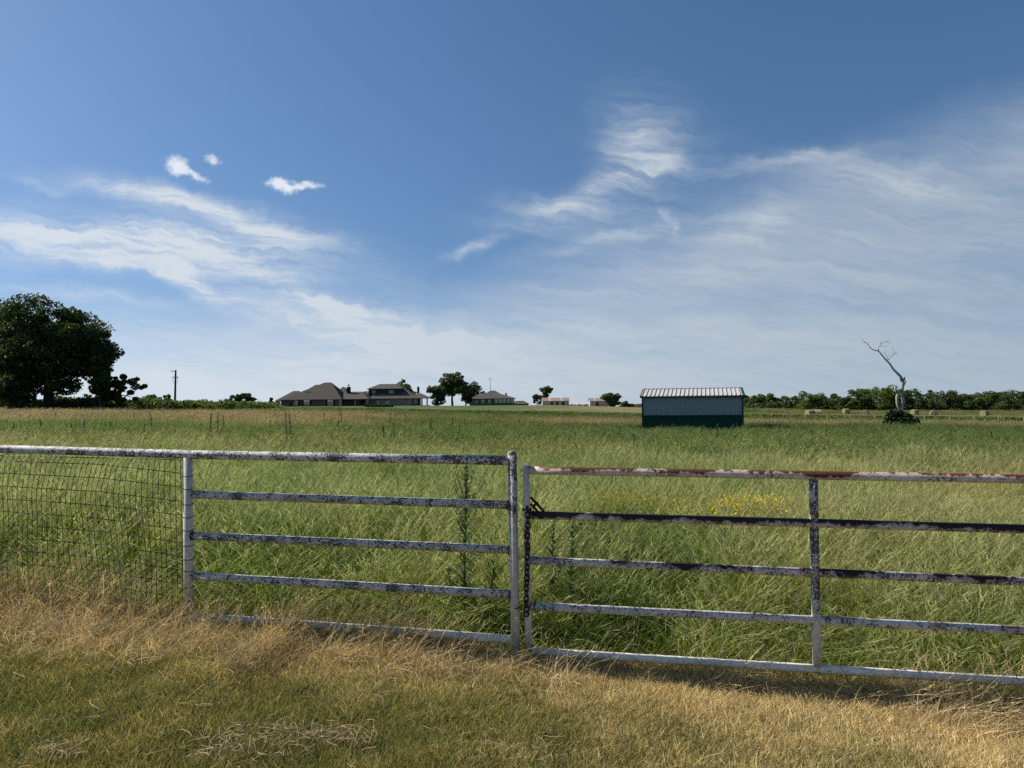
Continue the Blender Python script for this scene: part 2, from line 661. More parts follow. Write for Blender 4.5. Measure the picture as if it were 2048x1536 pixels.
M['clean_post'] = pipe_mat('clean_post_paint', .05, 0, 0, seed=2.5, paint=(.64, .59, .51))
M['clean_rail'] = pipe_mat('clean_rail_paint', .12, .20, 0, -.25, seed=3.5, paint=(.78, .73, .66))
M['gate_top'] = pipe_mat('rusted_gate_top_paint', .35, 0, .58, .16, seed=5.5, paint=(.72, .66, .57), scale=.8)
M['gate_black'] = pipe_mat('blackened_gate_rail_paint', .50, .60, 0, .20, seed=9.5, paint=(.64, .58, .50), scale=.8)
M['gate_spot'] = pipe_mat('spotted_gate_rail_paint', .60, .50, 0, .12, seed=12.0, paint=(.64, .58, .50))
M['gate_stile'] = pipe_mat('streaked_gate_stile_paint', .18, .32, .44, 0.0, seed=14.3, paint=(.68, .63, .55), band=(.30, .88, .14))
M['gate_mid'] = pipe_mat('speckled_gate_upright_paint', .52, .05, 0, 0.0, seed=17.7, paint=(.62, .57, .50), grad=(.10, .60, .14))
M['rust_iron'] = plain('rusted_iron', (.045, .025, .018), .8, .2, .5, 60)
M['wire'] = plain('dark_fence_wire', (.030, .027, .024), .6, .3, .3, 40)
M['bark'] = plain('bark', (.045, .036, .028), .95, .1, .4, 4)
M['oak'] = leafy('oak_leaf', (.030, .052, .016), (.052, .080, .022), .28, .35)
M['tree_a'] = leafy('mid_green_leaf', (.050, .080, .022), (.085, .120, .034), .35, .3)
M['tree_b'] = leafy('grey_green_leaf', (.050, .074, .030), (.078, .106, .044), .35, .3)
M['tree_c'] = leafy('yellow_green_leaf', (.080, .115, .024), (.120, .155, .036), .4, .3)
M['cedar'] = leafy('juniper_needle', (.022, .042, .016), (.036, .058, .022), .12, .8)
M['brush'] = leafy('brush_leaf', (.055, .085, .022), (.090, .125, .032), .35, .5)
M['weed'] = leafy('weed_leaf', (.032, .062, .018), (.055, .095, .028), .3, 2.0)
M['deadwood'] = plain('bleached_dead_wood', (.31, .295, .27), .85, .2, .45, 3)
M['flower'] = leafy('yellow_petal', (.72, .54, .015), (.80, .62, .02), .3, 3.0, .6, (1, 1, .5))
M['hay'] = plain('hay', (.27, .23, .12), .95, .1, .35, 9)
M['hay_end'] = plain('hay_bale_end', (.22, .18, .09), .95, .1, .5, 12)
M['steel_grey'] = plain('pale_steel_siding', (.29, .34, .34), .75, .12, .06, 1.2)
M['steel_white'] = plain('pale_steel_roof', (.46, .45, .43), .7, .15, .10, 1.0)
M['steel_green'] = plain('green_steel', (.010, .062, .042), .75, .12, .10, 1.5)
M['steel_dark'] = plain('dark_steel_trim', (.02, .03, .028), .5, .4)
M['shingle'] = plain('brown_shingle', (.100, .090, .079), .95, .1, .25, 2.5)
M['brick'] = plain('brown_brick', (.150, .122, .104), .9, .2, .2, 3.0)
M['tanbrick'] = plain('tan_brick', (.250, .212, .180), .9, .2, .15, 3.0)
M['navy'] = plain('navy_lap_siding', (.022, .032, .045), .7, .3, .1, 1.0)
M['darktrim'] = plain('dark_trim_paint', (.020, .022, .022), .7, .3)
M['whitetrim'] = plain('white_trim_paint', (.62, .62, .60), .6, .3)
M['glass'] = plain('window_glass', (.42, .47, .52), .06, .9, metal=.75)
M['concrete'] = plain('patio_concrete', (.42, .40, .36), .9, .2, .1, 2)
M['rustroof'] = plain('rusty_tin_roof', (.36, .23, .17), .7, .3, .45, .9)
M['oldwhite'] = plain('weathered_white_boards', (.42, .41, .38), .85, .2, .2, 1.5)
M['polewood'] = plain('pole_wood', (.055, .042, .034), .95, .1, .3, 4)
M['farpaint'] = plain('white_pipe_paint', (.60, .57, .50), .6, .3, .1, 1.0)
M['machine'] = plain('grey_machine_paint', (.14, .15, .15), .6, .3)


# ------------------------------------------------------------------ ground sheet
def build_ground():
    xs = np.unique(np.concatenate([np.linspace(-1800, -120, 29), np.linspace(-120, 160, 141), np.linspace(160, 1900, 30),
                                   np.arange(-8, 8.01, .25)]))
    ys = np.unique(np.concatenate([np.linspace(-60, 0, 9), np.arange(0, 12, .2), np.arange(12, 60, 1.0),
                                   np.arange(60, 330, 3.0), np.linspace(330, 2600, 40)]))
    X, Y = np.meshgrid(xs, ys)
    Z = gza(X, Y)
    Z += np.where((Y > 1) & (Y < 14), (fbm(X * 2.1, Y * 2.1, 5) - .5) * .06, 0)
    Z += np.where(Y > 14, (fbm(X * .25, Y * .25, 9) - .5) * .18, 0) * np.clip((Y - 14) / 20, 0, 1)
    V = np.stack([X.ravel(), Y.ravel(), Z.ravel()], 1)
    nx, ny = len(xs), len(ys)
    i = np.arange(nx - 1)[None, :] + np.arange(ny - 1)[:, None] * nx
    Fq = np.stack([i, i + 1, i + 1 + nx, i + nx], -1).reshape(-1)
    o = link('ground', np_mesh('ground', V, Fq, 4, M['ground'], smooth=True))
    o['kind'] = 'structure'
    o['label'] = 'gently rolling pasture and roadside verge under the grass'


build_ground()


# ------------------------------------------------------------------ shed
def ribbed(w, h, rib=.060, proud=.055):
    """one steel panel: flat pan from x=0..w, upright rib at its left edge, height h along z, facing -y"""
    prof = [(0, 0), (.014, -proud), (rib, -proud), (rib + .014, 0), (w, 0)]
    b = MB()
    n = len(prof)
    pts = [(x, y, 0) for x, y in prof] + [(x, y, h) for x, y in prof]
    b.poly(pts, [(i, i + 1, n + i + 1, n + i) for i in range(n - 1)])
    return b


def build_shed():
    L = at(1285, 853, 50.9)
    Rr = at(1487, 853, 49.1)
    base = gz((L.x + Rr.x) / 2, 50) - .02
    W = math.hypot(Rr.x - L.x, Rr.y - L.y)
    rz = math.atan2(Rr.y - L.y, Rr.x - L.x)
    s = thing('metal_shed', 'low metal shed with pale ribbed siding above a dark green wainscot, alone in the pasture', 'shed',
              (L.x, L.y, base), rz)
    dep = 5.4
    eave = 1.60 - base
    wains = 1.16
    rise = .50
    core = MB()
    core.box((W / 2, dep / 2, (eave - .02) / 2), (W - .08, dep - .08, eave - .02))
    # gable triangles
    core.poly([(.04, .04, eave - .03), (.04, dep - .04, eave - .03), (.04, dep / 2, eave + rise - .08),
               (W - .04, .04, eave - .03), (W - .04, dep - .04, eave - .03), (W - .04, dep / 2, eave + rise - .08)],
              [(0, 1, 2), (5, 4, 3)])
    core.build('wall_core', M['steel_grey'], s)
    n = 24
    pw = (W - .16) / n
    up = ribbed(pw, eave - wains - .06).mesh('siding_panel', M['steel_grey'])
    lo = ribbed(pw, wains).mesh('wainscot_panel', M['steel_green'])
    slope = math.hypot(dep / 2 + .16, rise * (dep / 2 + .16) / (dep / 2))
    rw = (W + .12) / n
    roof = ribbed(rw, slope).mesh('roof_panel', M['steel_white'])
    ang = math.atan2(rise, dep / 2)
    for i in range(n):
        link('siding_panel', up, s, (.08 + i * pw, 0, wains + .05))
        link('wainscot_panel', lo, s, (.08 + i * pw, 0, 0))
        o = link('roof_panel', roof, s, (-.06 + i * rw, -.16, eave - .16 * math.tan(ang) + .05))
        o.rotation_euler = (-(math.pi / 2 - ang), 0, 0)
    # back slope of the roof and the sides
    bk = MB()
    bk.poly([(-.06, dep / 2, eave + rise + .05), (W + .06, dep / 2, eave + rise + .05), (W + .06, dep + .16, eave), (-.06, dep + .16, eave)],
            [(0, 1, 2, 3)])
    bk.build('rear_roof_slope', M['steel_white'], s)
    for x in (-.004, W + .004):
        m = MB(); m.box((x, dep / 2, wains / 2), (.07, dep - .01, wains)); m.build('side_wainscot', M['steel_green'], s)
    m = MB(); m.box((W / 2, -.045, wains + .025), (W + .02, .09, .05)); m.build('wainscot_cap', M['steel_dark'], s)
    for x in (.03, W - .03):
        m = MB(); m.box((x, -.025, eave / 2), (.11, .11, eave)); m.build('corner_trim', M['steel_dark'], s)
    m = MB(); m.box((W / 2, -.19, eave - .055), (W + .22, .05, .11)); m.build('eave_fascia', M['steel_dark'], s)
    for x in (-.06, W + .06):
        r = MB()
        zl = eave - .16 * math.tan(ang) + .07
        zt = eave + rise + .09
        a = [(x - .09, -.2, zl - .02), (x + .09, -.2, zl - .02), (x + .09, dep / 2, zt), (x - .09, dep / 2, zt),
             (x - .09, -.2, zl - .14), (x + .09, -.2, zl - .14), (x + .09, dep / 2, zt - .12), (x - .09, dep / 2, zt - .12)]
        r.poly(a, [(0, 1, 2, 3), (7, 6, 5, 4), (0, 4, 5, 1), (1, 5, 6, 2), (2, 6, 7, 3), (3, 7, 4, 0)])
        r.build('rake_trim', M['steel_green'], s)
    m = MB(); m.box((W / 2, dep / 2, eave + rise + .075), (W + .1, .22, .05)); m.build('ridge_cap', M['steel_white'], s)


build_shed()


# ------------------------------------------------------------------ houses
def hip(b, x0, x1, y0, y1, z0, h, inset_l, inset_r=None, oh=.0, th=.18):
    """hip roof on a rectangle; insets along x of the ridge ends; ridge along x"""
    if inset_r is None: inset_r = inset_l
    ym = (y0 + y1) / 2
    p = [(x0, y0, z0), (x1, y0, z0), (x1, y1, z0), (x0, y1, z0), (x0 + inset_l, ym, z0 + h), (x1 - inset_r, ym, z0 + h),
         (x0, y0, z0 - th), (x1, y0, z0 - th), (x1, y1, z0 - th), (x0, y1, z0 - th)]
    b.poly(p, [(0, 1, 5, 4), (1, 2, 5), (2, 3, 4, 5), (3, 0, 4), (6, 7, 1, 0), (7, 8, 2, 1), (8, 9, 3, 2), (9, 6, 0, 3), (9, 8, 7, 6)])
    return b


def window(parent, x, z, w, h, y, nx=2, ny=2, trim='darktrim', shutters=False):
    f = MB()
    t = .09
    f.box((x, y - .04, z - h / 2 - t / 2), (w + 2 * t, .10, t)).box((x, y - .04, z + h / 2 + t / 2), (w + 2 * t, .10, t))
    f.box((x - w / 2 - t / 2, y - .04, z), (t, .10, h)).box((x + w / 2 + t / 2, y - .04, z), (t, .10, h))
    fr = f.build('window', M[trim], parent)
    for i in range(nx):
        for j in range(ny):
            pw, ph = w / nx, h / ny
            m = MB(); m.box((x - w / 2 + pw * (i + .5), y - .03, z - h / 2 + ph * (j + .5)), (pw - .05, .03, ph - .05))
            m.build('pane', M['glass'], fr)
    g = MB()
    for i in range(1, nx): g.box((x - w / 2 + w / nx * i, y - .035, z), (.06, .06, h))
    for j in range(1, ny): g.box((x, y - .033, z - h / 2 + h / ny * j), (w, .06, .05))
    if g.v: g.build('mullion', M['whitetrim'], fr)
    if shutters:
        for sx in (-1, 1):
            m = MB(); m.box((x + sx * (w / 2 + t + .28), y - .04, z), (.5, .07, h + .2)); m.build('shutter', M['darktrim'], fr)
    return fr


def pos(px, py, D):
    p = at(px, py, D)
    return p


def build_ranch():
    D = 225.0
    k = D / F
    L = at(551, 815, D)
    gzb = gz(at(645, 815, D).x, D)
    s = thing('ranch_house', 'long brown ranch house with tall hipped roof, leftmost of the houses', 'house',
              (L.x, D, gzb))
    base = L.z - gzb      # visible floor level relative to the ground

    def X(px): return (px - 551) * k
    def Z(px, py): return at(px, py, D).z - gzb
    ev = Z(620, 799)
    wl = MB(); wl.box(((X(561) + X(684)) / 2, 7.0, (ev - .3) / 2), (X(684) - X(561), 13.0, ev + .3))
    wl.build('wall', M['brick'], s)
    w2 = MB(); w2.box(((X(684) + X(716)) / 2 - .4, 8.5, (ev - .3) / 2), (X(716) - X(684), 9.0, ev + .3))
    w2.build('wing_wall', M['brick'], s)
    # roofs; ridges stand further back, so lift them to their line of sight
    def ridge(px, py, dy): return at(px, py, D + dy).z - gzb
    r = MB()
    hip(r, X(562), X(685), -.6, 15.0, ev, ridge(640, 765, 7) - ev, 12.2, 5.4)
    r.build('roof', M['shingle'], s)
    r = MB(); hip(r, X(574), X(640), 2.0, 16.0, ev, ridge(617, 769.5, 9) - ev, 6.8, 3.0); r.build('rear_roof', M['shingle'], s)
    r = MB(); hip(r, X(551), X(600), -.45, 12.0, ev - .22, ridge(580, 782, 6) - ev + .22, 4.0, 2.0); r.build('porch_roof', M['shingle'], s)
    r = MB(); hip(r, X(664), X(737), .4, 14.0, ev, ridge(700, 783.5, 7) - ev, 3.0, 3.6); r.build('wing_roof', M['shingle'], s)
    r = MB(); hip(r, X(650), X(694), 4, 18.0, ev, ridge(673, 774, 11) - ev, 3.0, 3.4); r.build('middle_roof', M['shingle'], s)
    # chimney
    c = at(688.5, 778, D + 6)
    m = MB(); m.box((X(689), 6, Z(688, 779)), (7 * k, 1.0, 12 * k)); m.box((X(689), 6, at(688, 770.8, D + 6).z - gzb), (3 * k, .5, 3 * k))
    m.build('chimney', M['darktrim'], s)
    m = MB(); m.box(((X(551) + X(735)) / 2, 3, base - .22), (X(735) - X(549), 10, .36)); m.build('patio', M['concrete'], s)
    for px in (552.5, 555.5, 559):
        m = MB(); m.box((X(px), .2, (ev - .2) / 2), (.38, .38, ev - .1)); m.build('porch_post', M['brick'], s)
    for px, w, h, ny in ((589, 12, 11.5, 2), (612.5, 12, 11.5, 2), (660, 11.5, 13, 1), (680, 6, 13, 1)):
        window(s, X(px), Z(px, 805.5), w * k, h * k, .5, 2 if w > 8 else 1, ny, shutters=w > 8)
    for px in (706,):
        window(s, X(px), Z(px, 805.5), 5 * k, 11 * k, 4.0, 1, 1)
    for px in (684, 712, 718.5, 731.5):
        m = MB(); m.box((X(px), .9, (ev - .25) / 2), (.45, .45, ev - .1)); m.build('porch_column', M['darktrim'], s)
    m = MB(); m.box((X(725), 5.5, ev * .42), (9 * k, .2, 9 * k)); m.build('garage_door', M['tanbrick'], s)
    m = MB(); m.box((X(734), .9, (ev - .2) / 2), (4.5 * k, .6, ev - .1)); m.build('corner_wall', M['tanbrick'], s)
    for px in (607, 613.5):
        m = MB(); m.tube([(X(px), 2.6, Z(px, 785)), (X(px), 2.6, Z(px, 781.5))], .10, 8); m.build('vent_pipe', M['darktrim'], s)


def build_tall():
    D = 232.0
    k = D / F
    L = at(737, 811, D)
    gzb = gz(at(790, 811, D).x, D)
    s = thing('two_storey_house', 'two storey house with navy upper floor, wide hipped roof and open porch on its right', 'house',
              (L.x, D, gzb))

    def X(px): return (px - 737) * k
    def Z(px, py, dy=0): return at(px, py, D + dy).z - gzb
    ev = Z(780, 797)
    m = MB(); m.box(((X(738) + X(824)) / 2, 6.0, (ev - .3) / 2), (X(824) - X(738), 11.6, ev + .3)); m.build('wall', M['tanbrick'], s)
    m = MB(); m.box(((X(824) + X(835)) / 2, 5.0, (ev - .3) / 2), (X(835) - X(824), 7.0, ev + .3)); m.build('side_wall', M['brick'], s)
    r = MB(); hip(r, X(736), X(835), -.5, 14.5, ev, Z(800, 773, 7) - ev, 5.0, 6.2); r.build('lower_roof', M['shingle'], s)
    r = MB(); hip(r, X(810), X(855.5), -.3, 9.0, ev + .02, Z(831, 786.5, 4) - ev, 4.2, 2.9); r.build('porch_roof', M['shingle'], s)
    r = MB(); hip(r, X(708), X(750), 1.5, 11.0, ev - .02, Z(720, 782.5, 6) - ev, 2.0, 2.4); r.build('garage_roof', M['shingle'], s)
    r = MB(); hip(r, X(716), X(752), 6, 16, ev + .4, Z(728, 777.5, 11) - ev - .4, 3.0, 2.0); r.build('rear_roof', M['shingle'], s)
    m = MB(); m.box(((X(711) + X(737)) / 2, 6.5, (ev - .3) / 2), (X(737) - X(711), 7.0, ev + .2)); m.build('garage_wall', M['tanbrick'], s)
    # upper floor dormer
    uy = 2.6
    zb, zt = Z(765, 787.5, uy), Z(765, 777.3, uy)
    m = MB(); m.box(((X(734) + X(800)) / 2, uy + 4.2, (zb + zt) / 2 - .6), (X(800) - X(734), 8.2, zt - zb + 1.2))
    w = m.build('upper_wall', M['navy'], s)
    r = MB(); hip(r, X(731.5), X(803), uy - .6, uy + 9.0, zt, Z(766, 768, uy + 4) - zt, 3.4, 2.9); r.build('upper_roof', M['shingle'], s)
    for px, wd in ((744.5, 5), (780.5, 8.5)):
        window(s, X(px), Z(px, 783.5, uy), wd * k, 5 * k, uy + .08, 2 if wd > 6 else 1, 1, 'whitetrim')
    window(s, X(756), Z(756, 804), 8 * k, 9 * k, .2, 1, 1)
    window(s, X(774.5), Z(774, 804), 11.5 * k, 9.5 * k, .2, 2, 2)
    window(s, X(812.5), Z(812, 803), 3 * k, 9 * k, .2, 1, 1)
    window(s, X(830), Z(830, 803), 8 * k, 9 * k, 1.5, 2, 1)
    for px in (836.5, 843.5, 854):
        m = MB(); m.box((X(px), .4, (ev - .2) / 2), (.40, .40, ev - .1)); m.build('porch_post', M['darktrim'], s)
    m = MB(); m.box(((X(738) + X(855)) / 2, 3, Z(790, 811) - .25), (X(856) - X(738), 9, .35)); m.build('patio', M['concrete'], s)
    m = MB(); m.box((X(832), 6, Z(832, 780, 6)), (4 * k, .9, 13 * k)); m.build('chimney', M['darktrim'], s)
    for px in (788, 793, 797, 800.5):
        m = MB(); m.tube([(X(px), 1.6, Z(px, 790, 1.6)), (X(px), 1.6, Z(px, 787.8, 1.6))], .09, 6); m.build('vent_pipe', M['darktrim'], s)
    m = MB(); m.tube([(X(725), .9, Z(725, 787.5, .9)), (X(725), 1.1, Z(725, 787, 1.1))], .28, 10); m.build('satellite_dish', M['whitetrim'], s)
    a = at(786.5, 809, D - 1.2)
    ac = MB(); ac.box((0, 0, .45), (.95, .95, .9)); ac.box((0, 0, .93), (1.0, 1.0, .05))
    g = gz(a.x, D - 1.2)
    o = ac.build('air_conditioner', M['machine']); o.location = (a.x, D - 1.2, max(g, Z(790, 811) + gzb - .25))
    o.location.z = g
    tag(o, 'grey boxy air conditioner unit outside the two storey house', 'air conditioner')


def build_low():
    D = 262.0
    k = D / F
    L = at(936, 809, D)
    gzb = gz(at(984, 809, D).x, D)
    s = thing('low_house', 'low brown house with shallow hipped roof and a white dish, under the antenna mast', 'house', (L.x, D, gzb))

    def X(px): return (px - 936) * k
    def Z(px, py, dy=0): return at(px, py, D + dy).z - gzb
    ev = Z(984, 797)
    m = MB(); m.box(((X(939) + X(1029)) / 2, 6.0, (ev - .3) / 2), (X(1029) - X(939), 11, ev + .3)); m.build('wall', M['brick'], s)
    r = MB(); hip(r, X(935), X(1032), -.2, 12.6, ev, Z(984, 785.5, 6) - ev, 6.0, 7.2); r.build('roof', M['shingle'], s)
    r = MB(); hip(r, X(960), X(1012), 5, 17, ev + .6, Z(984, 781, 11) - ev - .6, 3.6, 4.4); r.build('rear_roof', M['shingle'], s)
    m = MB(); m.box((X(1012), 6, Z(1012, 789.5, 6)), (3.5 * k, .8, 7 * k)); m.build('chimney', M['darktrim'], s)
    m = MB(); m.tube([(X(988), 1.6, Z(988, 791.3, 1.6)), (X(988.4), 1.8, Z(988, 791, 1.8))], .30, 10); m.build('satellite_dish', M['whitetrim'], s)
    for px, w in ((952, 6), (966, 5), (978, 4)):
        window(s, X(px), Z(px, 803), w * k, 7 * k, .5, 1, 1)
    for i in range(5):
        window(s, X(993 + i * 8), Z(993, 802.5), 6.6 * k, 8 * k, .5, 1, 1)
    # antenna
    a = at(981, 800, D - .8)
    g = gz(a.x, D - .8)
    t = thing('antenna_mast', 'tall thin television antenna mast rising in front of the low house', 'antenna', (a.x, D - .8, g))
    H = at(981, 757, D - .8).z - g
    m = MB(); m.tube([(0, 0, 0), (0, 0, H)], [.14, .05], 6); m.build('mast', M['machine'], t)
    for i, z in enumerate((H - .05, H - .5)):
        m = MB(); m.tube([(-.9, 0, z), (.9, 0, z)], .035, 5)
        for q in (-.8, -.4, 0, .4, .8): m.tube([(q, -.5, z), (q, .5, z)], .02, 4)
        m.build('aerial', M['machine'], t)


def outbuilding(px0, px1, ptop, peave, pbase, D, label, doors):
    k = D / F
    L = at(px0, pbase, D)
    gzb = gz(L.x + (px1 - px0) * k / 2, D)
    s = thing('outbuilding', label, 'outbuilding', (L.x, D, gzb), 0, 'rusty roofed outbuildings on the rise')
    W = (px1 - px0) * k
    pm = (px0 + px1) / 2
    ev = at(pm, peave, D).z - gzb
    top = at(pm, ptop, D + 2.5).z - gzb
    m = MB(); m.box((W / 2, 2.5, (ev - .4) / 2), (W, 5, ev + .4)); m.build('wall', M['oldwhite'], s)
    n = 12
    pw = (W + .5) / n
    for side in (0, 1):
        for i in range(n):
            x0 = -.25 + i * pw
            ya, yb = (-.3, 2.5) if side == 0 else (5.3, 2.5)
            dz = (.02 if i % 2 else 0)
            b = MB()
            b.poly([(x0, ya, ev - .05 + dz), (x0 + pw - .01, ya, ev - .05 + dz), (x0 + pw - .01, yb, top + dz), (x0, yb, top + dz),
                    (x0, ya, ev - .12 + dz), (x0 + pw - .01, ya, ev - .12 + dz), (x0 + pw - .01, yb, top - .07 + dz), (x0, yb, top - .07 + dz)],
                   [(0, 1, 2, 3), (7, 6, 5, 4), (0, 4, 5, 1), (1, 5, 6, 2), (2, 6, 7, 3), (3, 7, 4, 0)])
            b.build('roof_sheet', M['rustroof'] if (i * 7 + side * 3) % 5 != 1 else M['oldwhite'], s)
    g = MB(); g.poly([(.02, .02, ev - .1), (.02, 4.98, ev - .1), (.02, 2.5, top - .1), (W - .02, .02, ev - .1), (W - .02, 4.98, ev - .1), (W - .02, 2.5, top - .1)],
                     [(0, 1, 2), (5, 4, 3)]); g.build('gable', M['oldwhite'], s)
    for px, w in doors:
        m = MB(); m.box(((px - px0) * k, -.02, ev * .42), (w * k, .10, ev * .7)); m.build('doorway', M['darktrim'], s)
    return s


build_ranch()
build_tall()
build_low()
outbuilding(1085, 1138, 795.5, 801.5, 810.5, 285, 'weathered pale outbuilding with rusty tin roof and three dark openings', [(1104, 4), (1114.5, 4), (1126.5, 4.5)])
outbuilding(1180, 1216, 796, 801.5, 811.5, 290, 'pale outbuilding with rusty tin roof half hidden by a round bush', [(1194.5, 5)])

# far roof beyond the rise
p = at(1040, 806, 380)
far = thing('far_house', 'tiny dark roof of a far house beyond the rise, beside the low house', 'house', (p.x, 380, gz(p.x, 380)))
zz = at(1040, 803, 380).z - far.location.z
m = MB(); m.box((0, 0, (zz - 1.2) / 2), (9, 8, zz - 1.2)); m.build('wall', M['brick'], far)
m = MB(); hip(m, -5, 5, -4.5, 4.5, zz - 1.2, 1.6, 3.0); m.build('roof', M['shingle'], far)

# ------------------------------------------------------------------ utility pole
p = at(350.5, 812, 150)
g = gz(p.x, 150)
up = thing('utility_pole', 'dark wooden utility pole standing alone left of the houses', 'utility pole', (p.x, 150, g))
H = at(352, 740, 150).z - g
m = MB(); m.tube([(-.1, 0, -.2), (.12, 0, H)], [.24, .17], 10); m.build('pole', M['polewood'], up)
m = MB(); m.tube([(.1, 0, H - .35), (-.75, 0, H - .3)], .05, 6); m.build('crossarm', M['polewood'], up)
for q in ((-.7, H - .12), (-.45, H - 1.5), (.5, H - 1.5)):
    m = MB(); m.tube([(q[0], 0, q[1] - .22), (q[0], 0, q[1] - .1), (q[0], 0, q[1] + .12)], [.06, .12, .05], 8); m.build('insulator', M['machine'], up)
m = MB(); m.tube([(-.45, 0, H - 1.6), (.5, 0, H - 1.6)], .05, 6); m.build('bracket', M['polewood'], up)
for sx in (-.45, .5):
    m = MB(); m.tube([(sx, 0, H - 1.7), (sx * 1.3, 0, H - 2.2), (sx * .9, 0, H - 2.7), (0.06, 0, H - 3.0)], .03, 5); m.build('jumper_wire', M['wire'], up)


# ------------------------------------------------------------------ far white pipe fence
def far_fence():
    pts = []
    for px, py in ((770, 816), (900, 818.2), (1040, 820.4), (1285, 824.6), (1480, 826.0), (1700, 829.5), (1800, 831), (1900, 831.5), (2048, 832.5), (2200, 834)):
        pts.append(at(px, py, 112 - (px - 770) * .012))
    o = pts[0]
    s = thing('pipe_rail_fence', 'long thin pale single rail pipe fence crossing the far side of the pasture', 'fence', (o.x, o.y, gz(o.x, o.y)))
    base = Vector(s.location)
    dense = []
    for a, b in zip(pts[:-1], pts[1:]):
        n = max(2, int((b - a).length / 3.0))
        for i in range(n): dense.append(a.lerp(b, i / n))
    dense.append(pts[-1])
    for a, b in zip(dense[:-1:4], dense[4::4]):
        m = MB(); m.tube([a - base, b - base], .036, 6); m.build('rail', M['farpaint'], s)
    for q in dense:
        g = gz(q.x, q.y)
        m = MB(); m.tube([(q.x - base.x, q.y - base.y + .1, g - .2 - base.z), (q.x - base.x, q.y - base.y + .1, q.z - base.z)], .024, 6)
        m.build('post', M['farpaint'], s)


far_fence()


# ------------------------------------------------------------------ hay bales
def bale(px, py, label, rz, size=1.0):
    p = hit(px, py, 105, 300)
    r = .75 * size
    w = 1.35 * size
    n = 26
    b = MB()
    rings = []
    for i in range(9):
        x = -w / 2 + w * i / 8
        for k in range(n):
            th = 2 * math.pi * k / n
            rr = r * (1 - .03 * (abs(i - 4) / 4) ** 3) * (1 + .02 * math.sin(k * 5.1 + i * 2.3) + .012 * random.random())
            b.v.append((x, rr * math.cos(th), r * .96 + rr * math.sin(th) * (.97 if math.sin(th) < 0 else 1)))
    for i in range(8):
        for k in range(n):
            k2 = (k + 1) % n
            b.f.append((i * n + k, i * n + k2, (i + 1) * n + k2, (i + 1) * n + k)); b.mi.append(0)
    o = thing('hay_bale', label, 'hay bale', (p.x, p.y, gz(p.x, p.y)), rz, 'round hay bales on the far field')
    b.build('roll', M['hay'], o, True)
    for x, sg in ((-w / 2, -1), (w / 2, 1)):
        e = MB()
        for rr, dx in ((r * .98, 0), (r * .72, .03), (r * .45, .02), (r * .2, .05)):
            for k in range(n):
                th = 2 * math.pi * k / n
                e.v.append((x + sg * dx, rr * math.cos(th), r * .96 + rr * math.sin(th)))
        for i in range(3):
            for k in range(n):
                k2 = (k + 1) % n
                e.f.append((i * n + k, i * n + k2, (i + 1) * n + k2, (i + 1) * n + k)); e.mi.append(0)
        e.f.append(tuple(3 * n + k for k in range(n))); e.mi.append(0)
        e.build('bale_end', M['hay_end'], o)


bale(1620.5, 835, 'round hay bale left of its twin, behind the pale far fence', R(12))
bale(1636, 833.5, 'round hay bale standing just right of another, behind the pale far fence', R(-20))
bale(1692, 828.5, 'round hay bale alone on the far field, farthest from the fence', R(8))
bale(1730, 833.5, 'round hay bale left of the dead tree, low behind the far fence', R(55))
bale(1829, 831, 'round hay bale just right of the dead tree', R(20))
bale(1868, 835, 'squat hay bale right of the dead tree, second along the fence', R(65))
bale(1969, 834, 'round hay bale at the far right end of the field', R(25))


# ------------------------------------------------------------------ trees
def leaves(centres, size, seed, flat=0.0, aspect=1.6):
    r = np.random.default_rng(seed)
    n = len(centres)
    nrm = r.normal(size=(n, 3)); nrm[:, 2] += flat
    nrm /= np.linalg.norm(nrm, axis=1)[:, None]
    a = np.cross(nrm, r.normal(size=(n, 3))); a /= np.linalg.norm(a, axis=1)[:, None]
    b = np.cross(nrm, a)
    s = size * r.uniform(.6, 1.35, (n, 1))
    a = a * s * .5 * aspect; b = b * s * .5
    k = nrm * s * .12
    V = np.stack([centres - a, centres - b + k, centres + a, centres + b + k], 1).reshape(-1, 3)
    return V


def leaf_obj(name, centres, size, matl, parent, seed, flat=0.0, aspect=1.6):
    V = leaves(centres, size, seed, flat, aspect)
    return link(name, np_mesh(name, V, np.arange(len(V)), 4, matl), parent)


def clump_points(lobes, nclump, per, cr, seed, shell=.55):
    """lobes: (x,y,z,rx,ry,rz). Returns leaf centres and the clump centres"""
    r = np.random.default_rng(seed)
    vol = np.array([l[3] * l[4] * l[5] for l in lobes]) ** .8
    pick = r.choice(len(lobes), nclump, p=vol / vol.sum())
    d = r.normal(size=(nclump, 3)); d /= np.linalg.norm(d, axis=1)[:, None]
    rad = r.uniform(shell ** 3, 1, (nclump, 1)) ** (1 / 3)
    L = np.array(lobes)[pick]
    C = L[:, :3] + d * rad * L[:, 3:]
    cs = cr * r.uniform(.55, 1.3, nclump)
    d2 = r.normal(size=(nclump, per, 3)); d2 /= np.linalg.norm(d2, axis=2)[:, :, None]
    rr = r.uniform(.25, 1, (nclump, per, 1)) ** .5
    P = C[:, None, :] + d2 * rr * cs[:, None, None] * np.array([1.1, 1.1, .75])
    return P.reshape(-1, 3), C


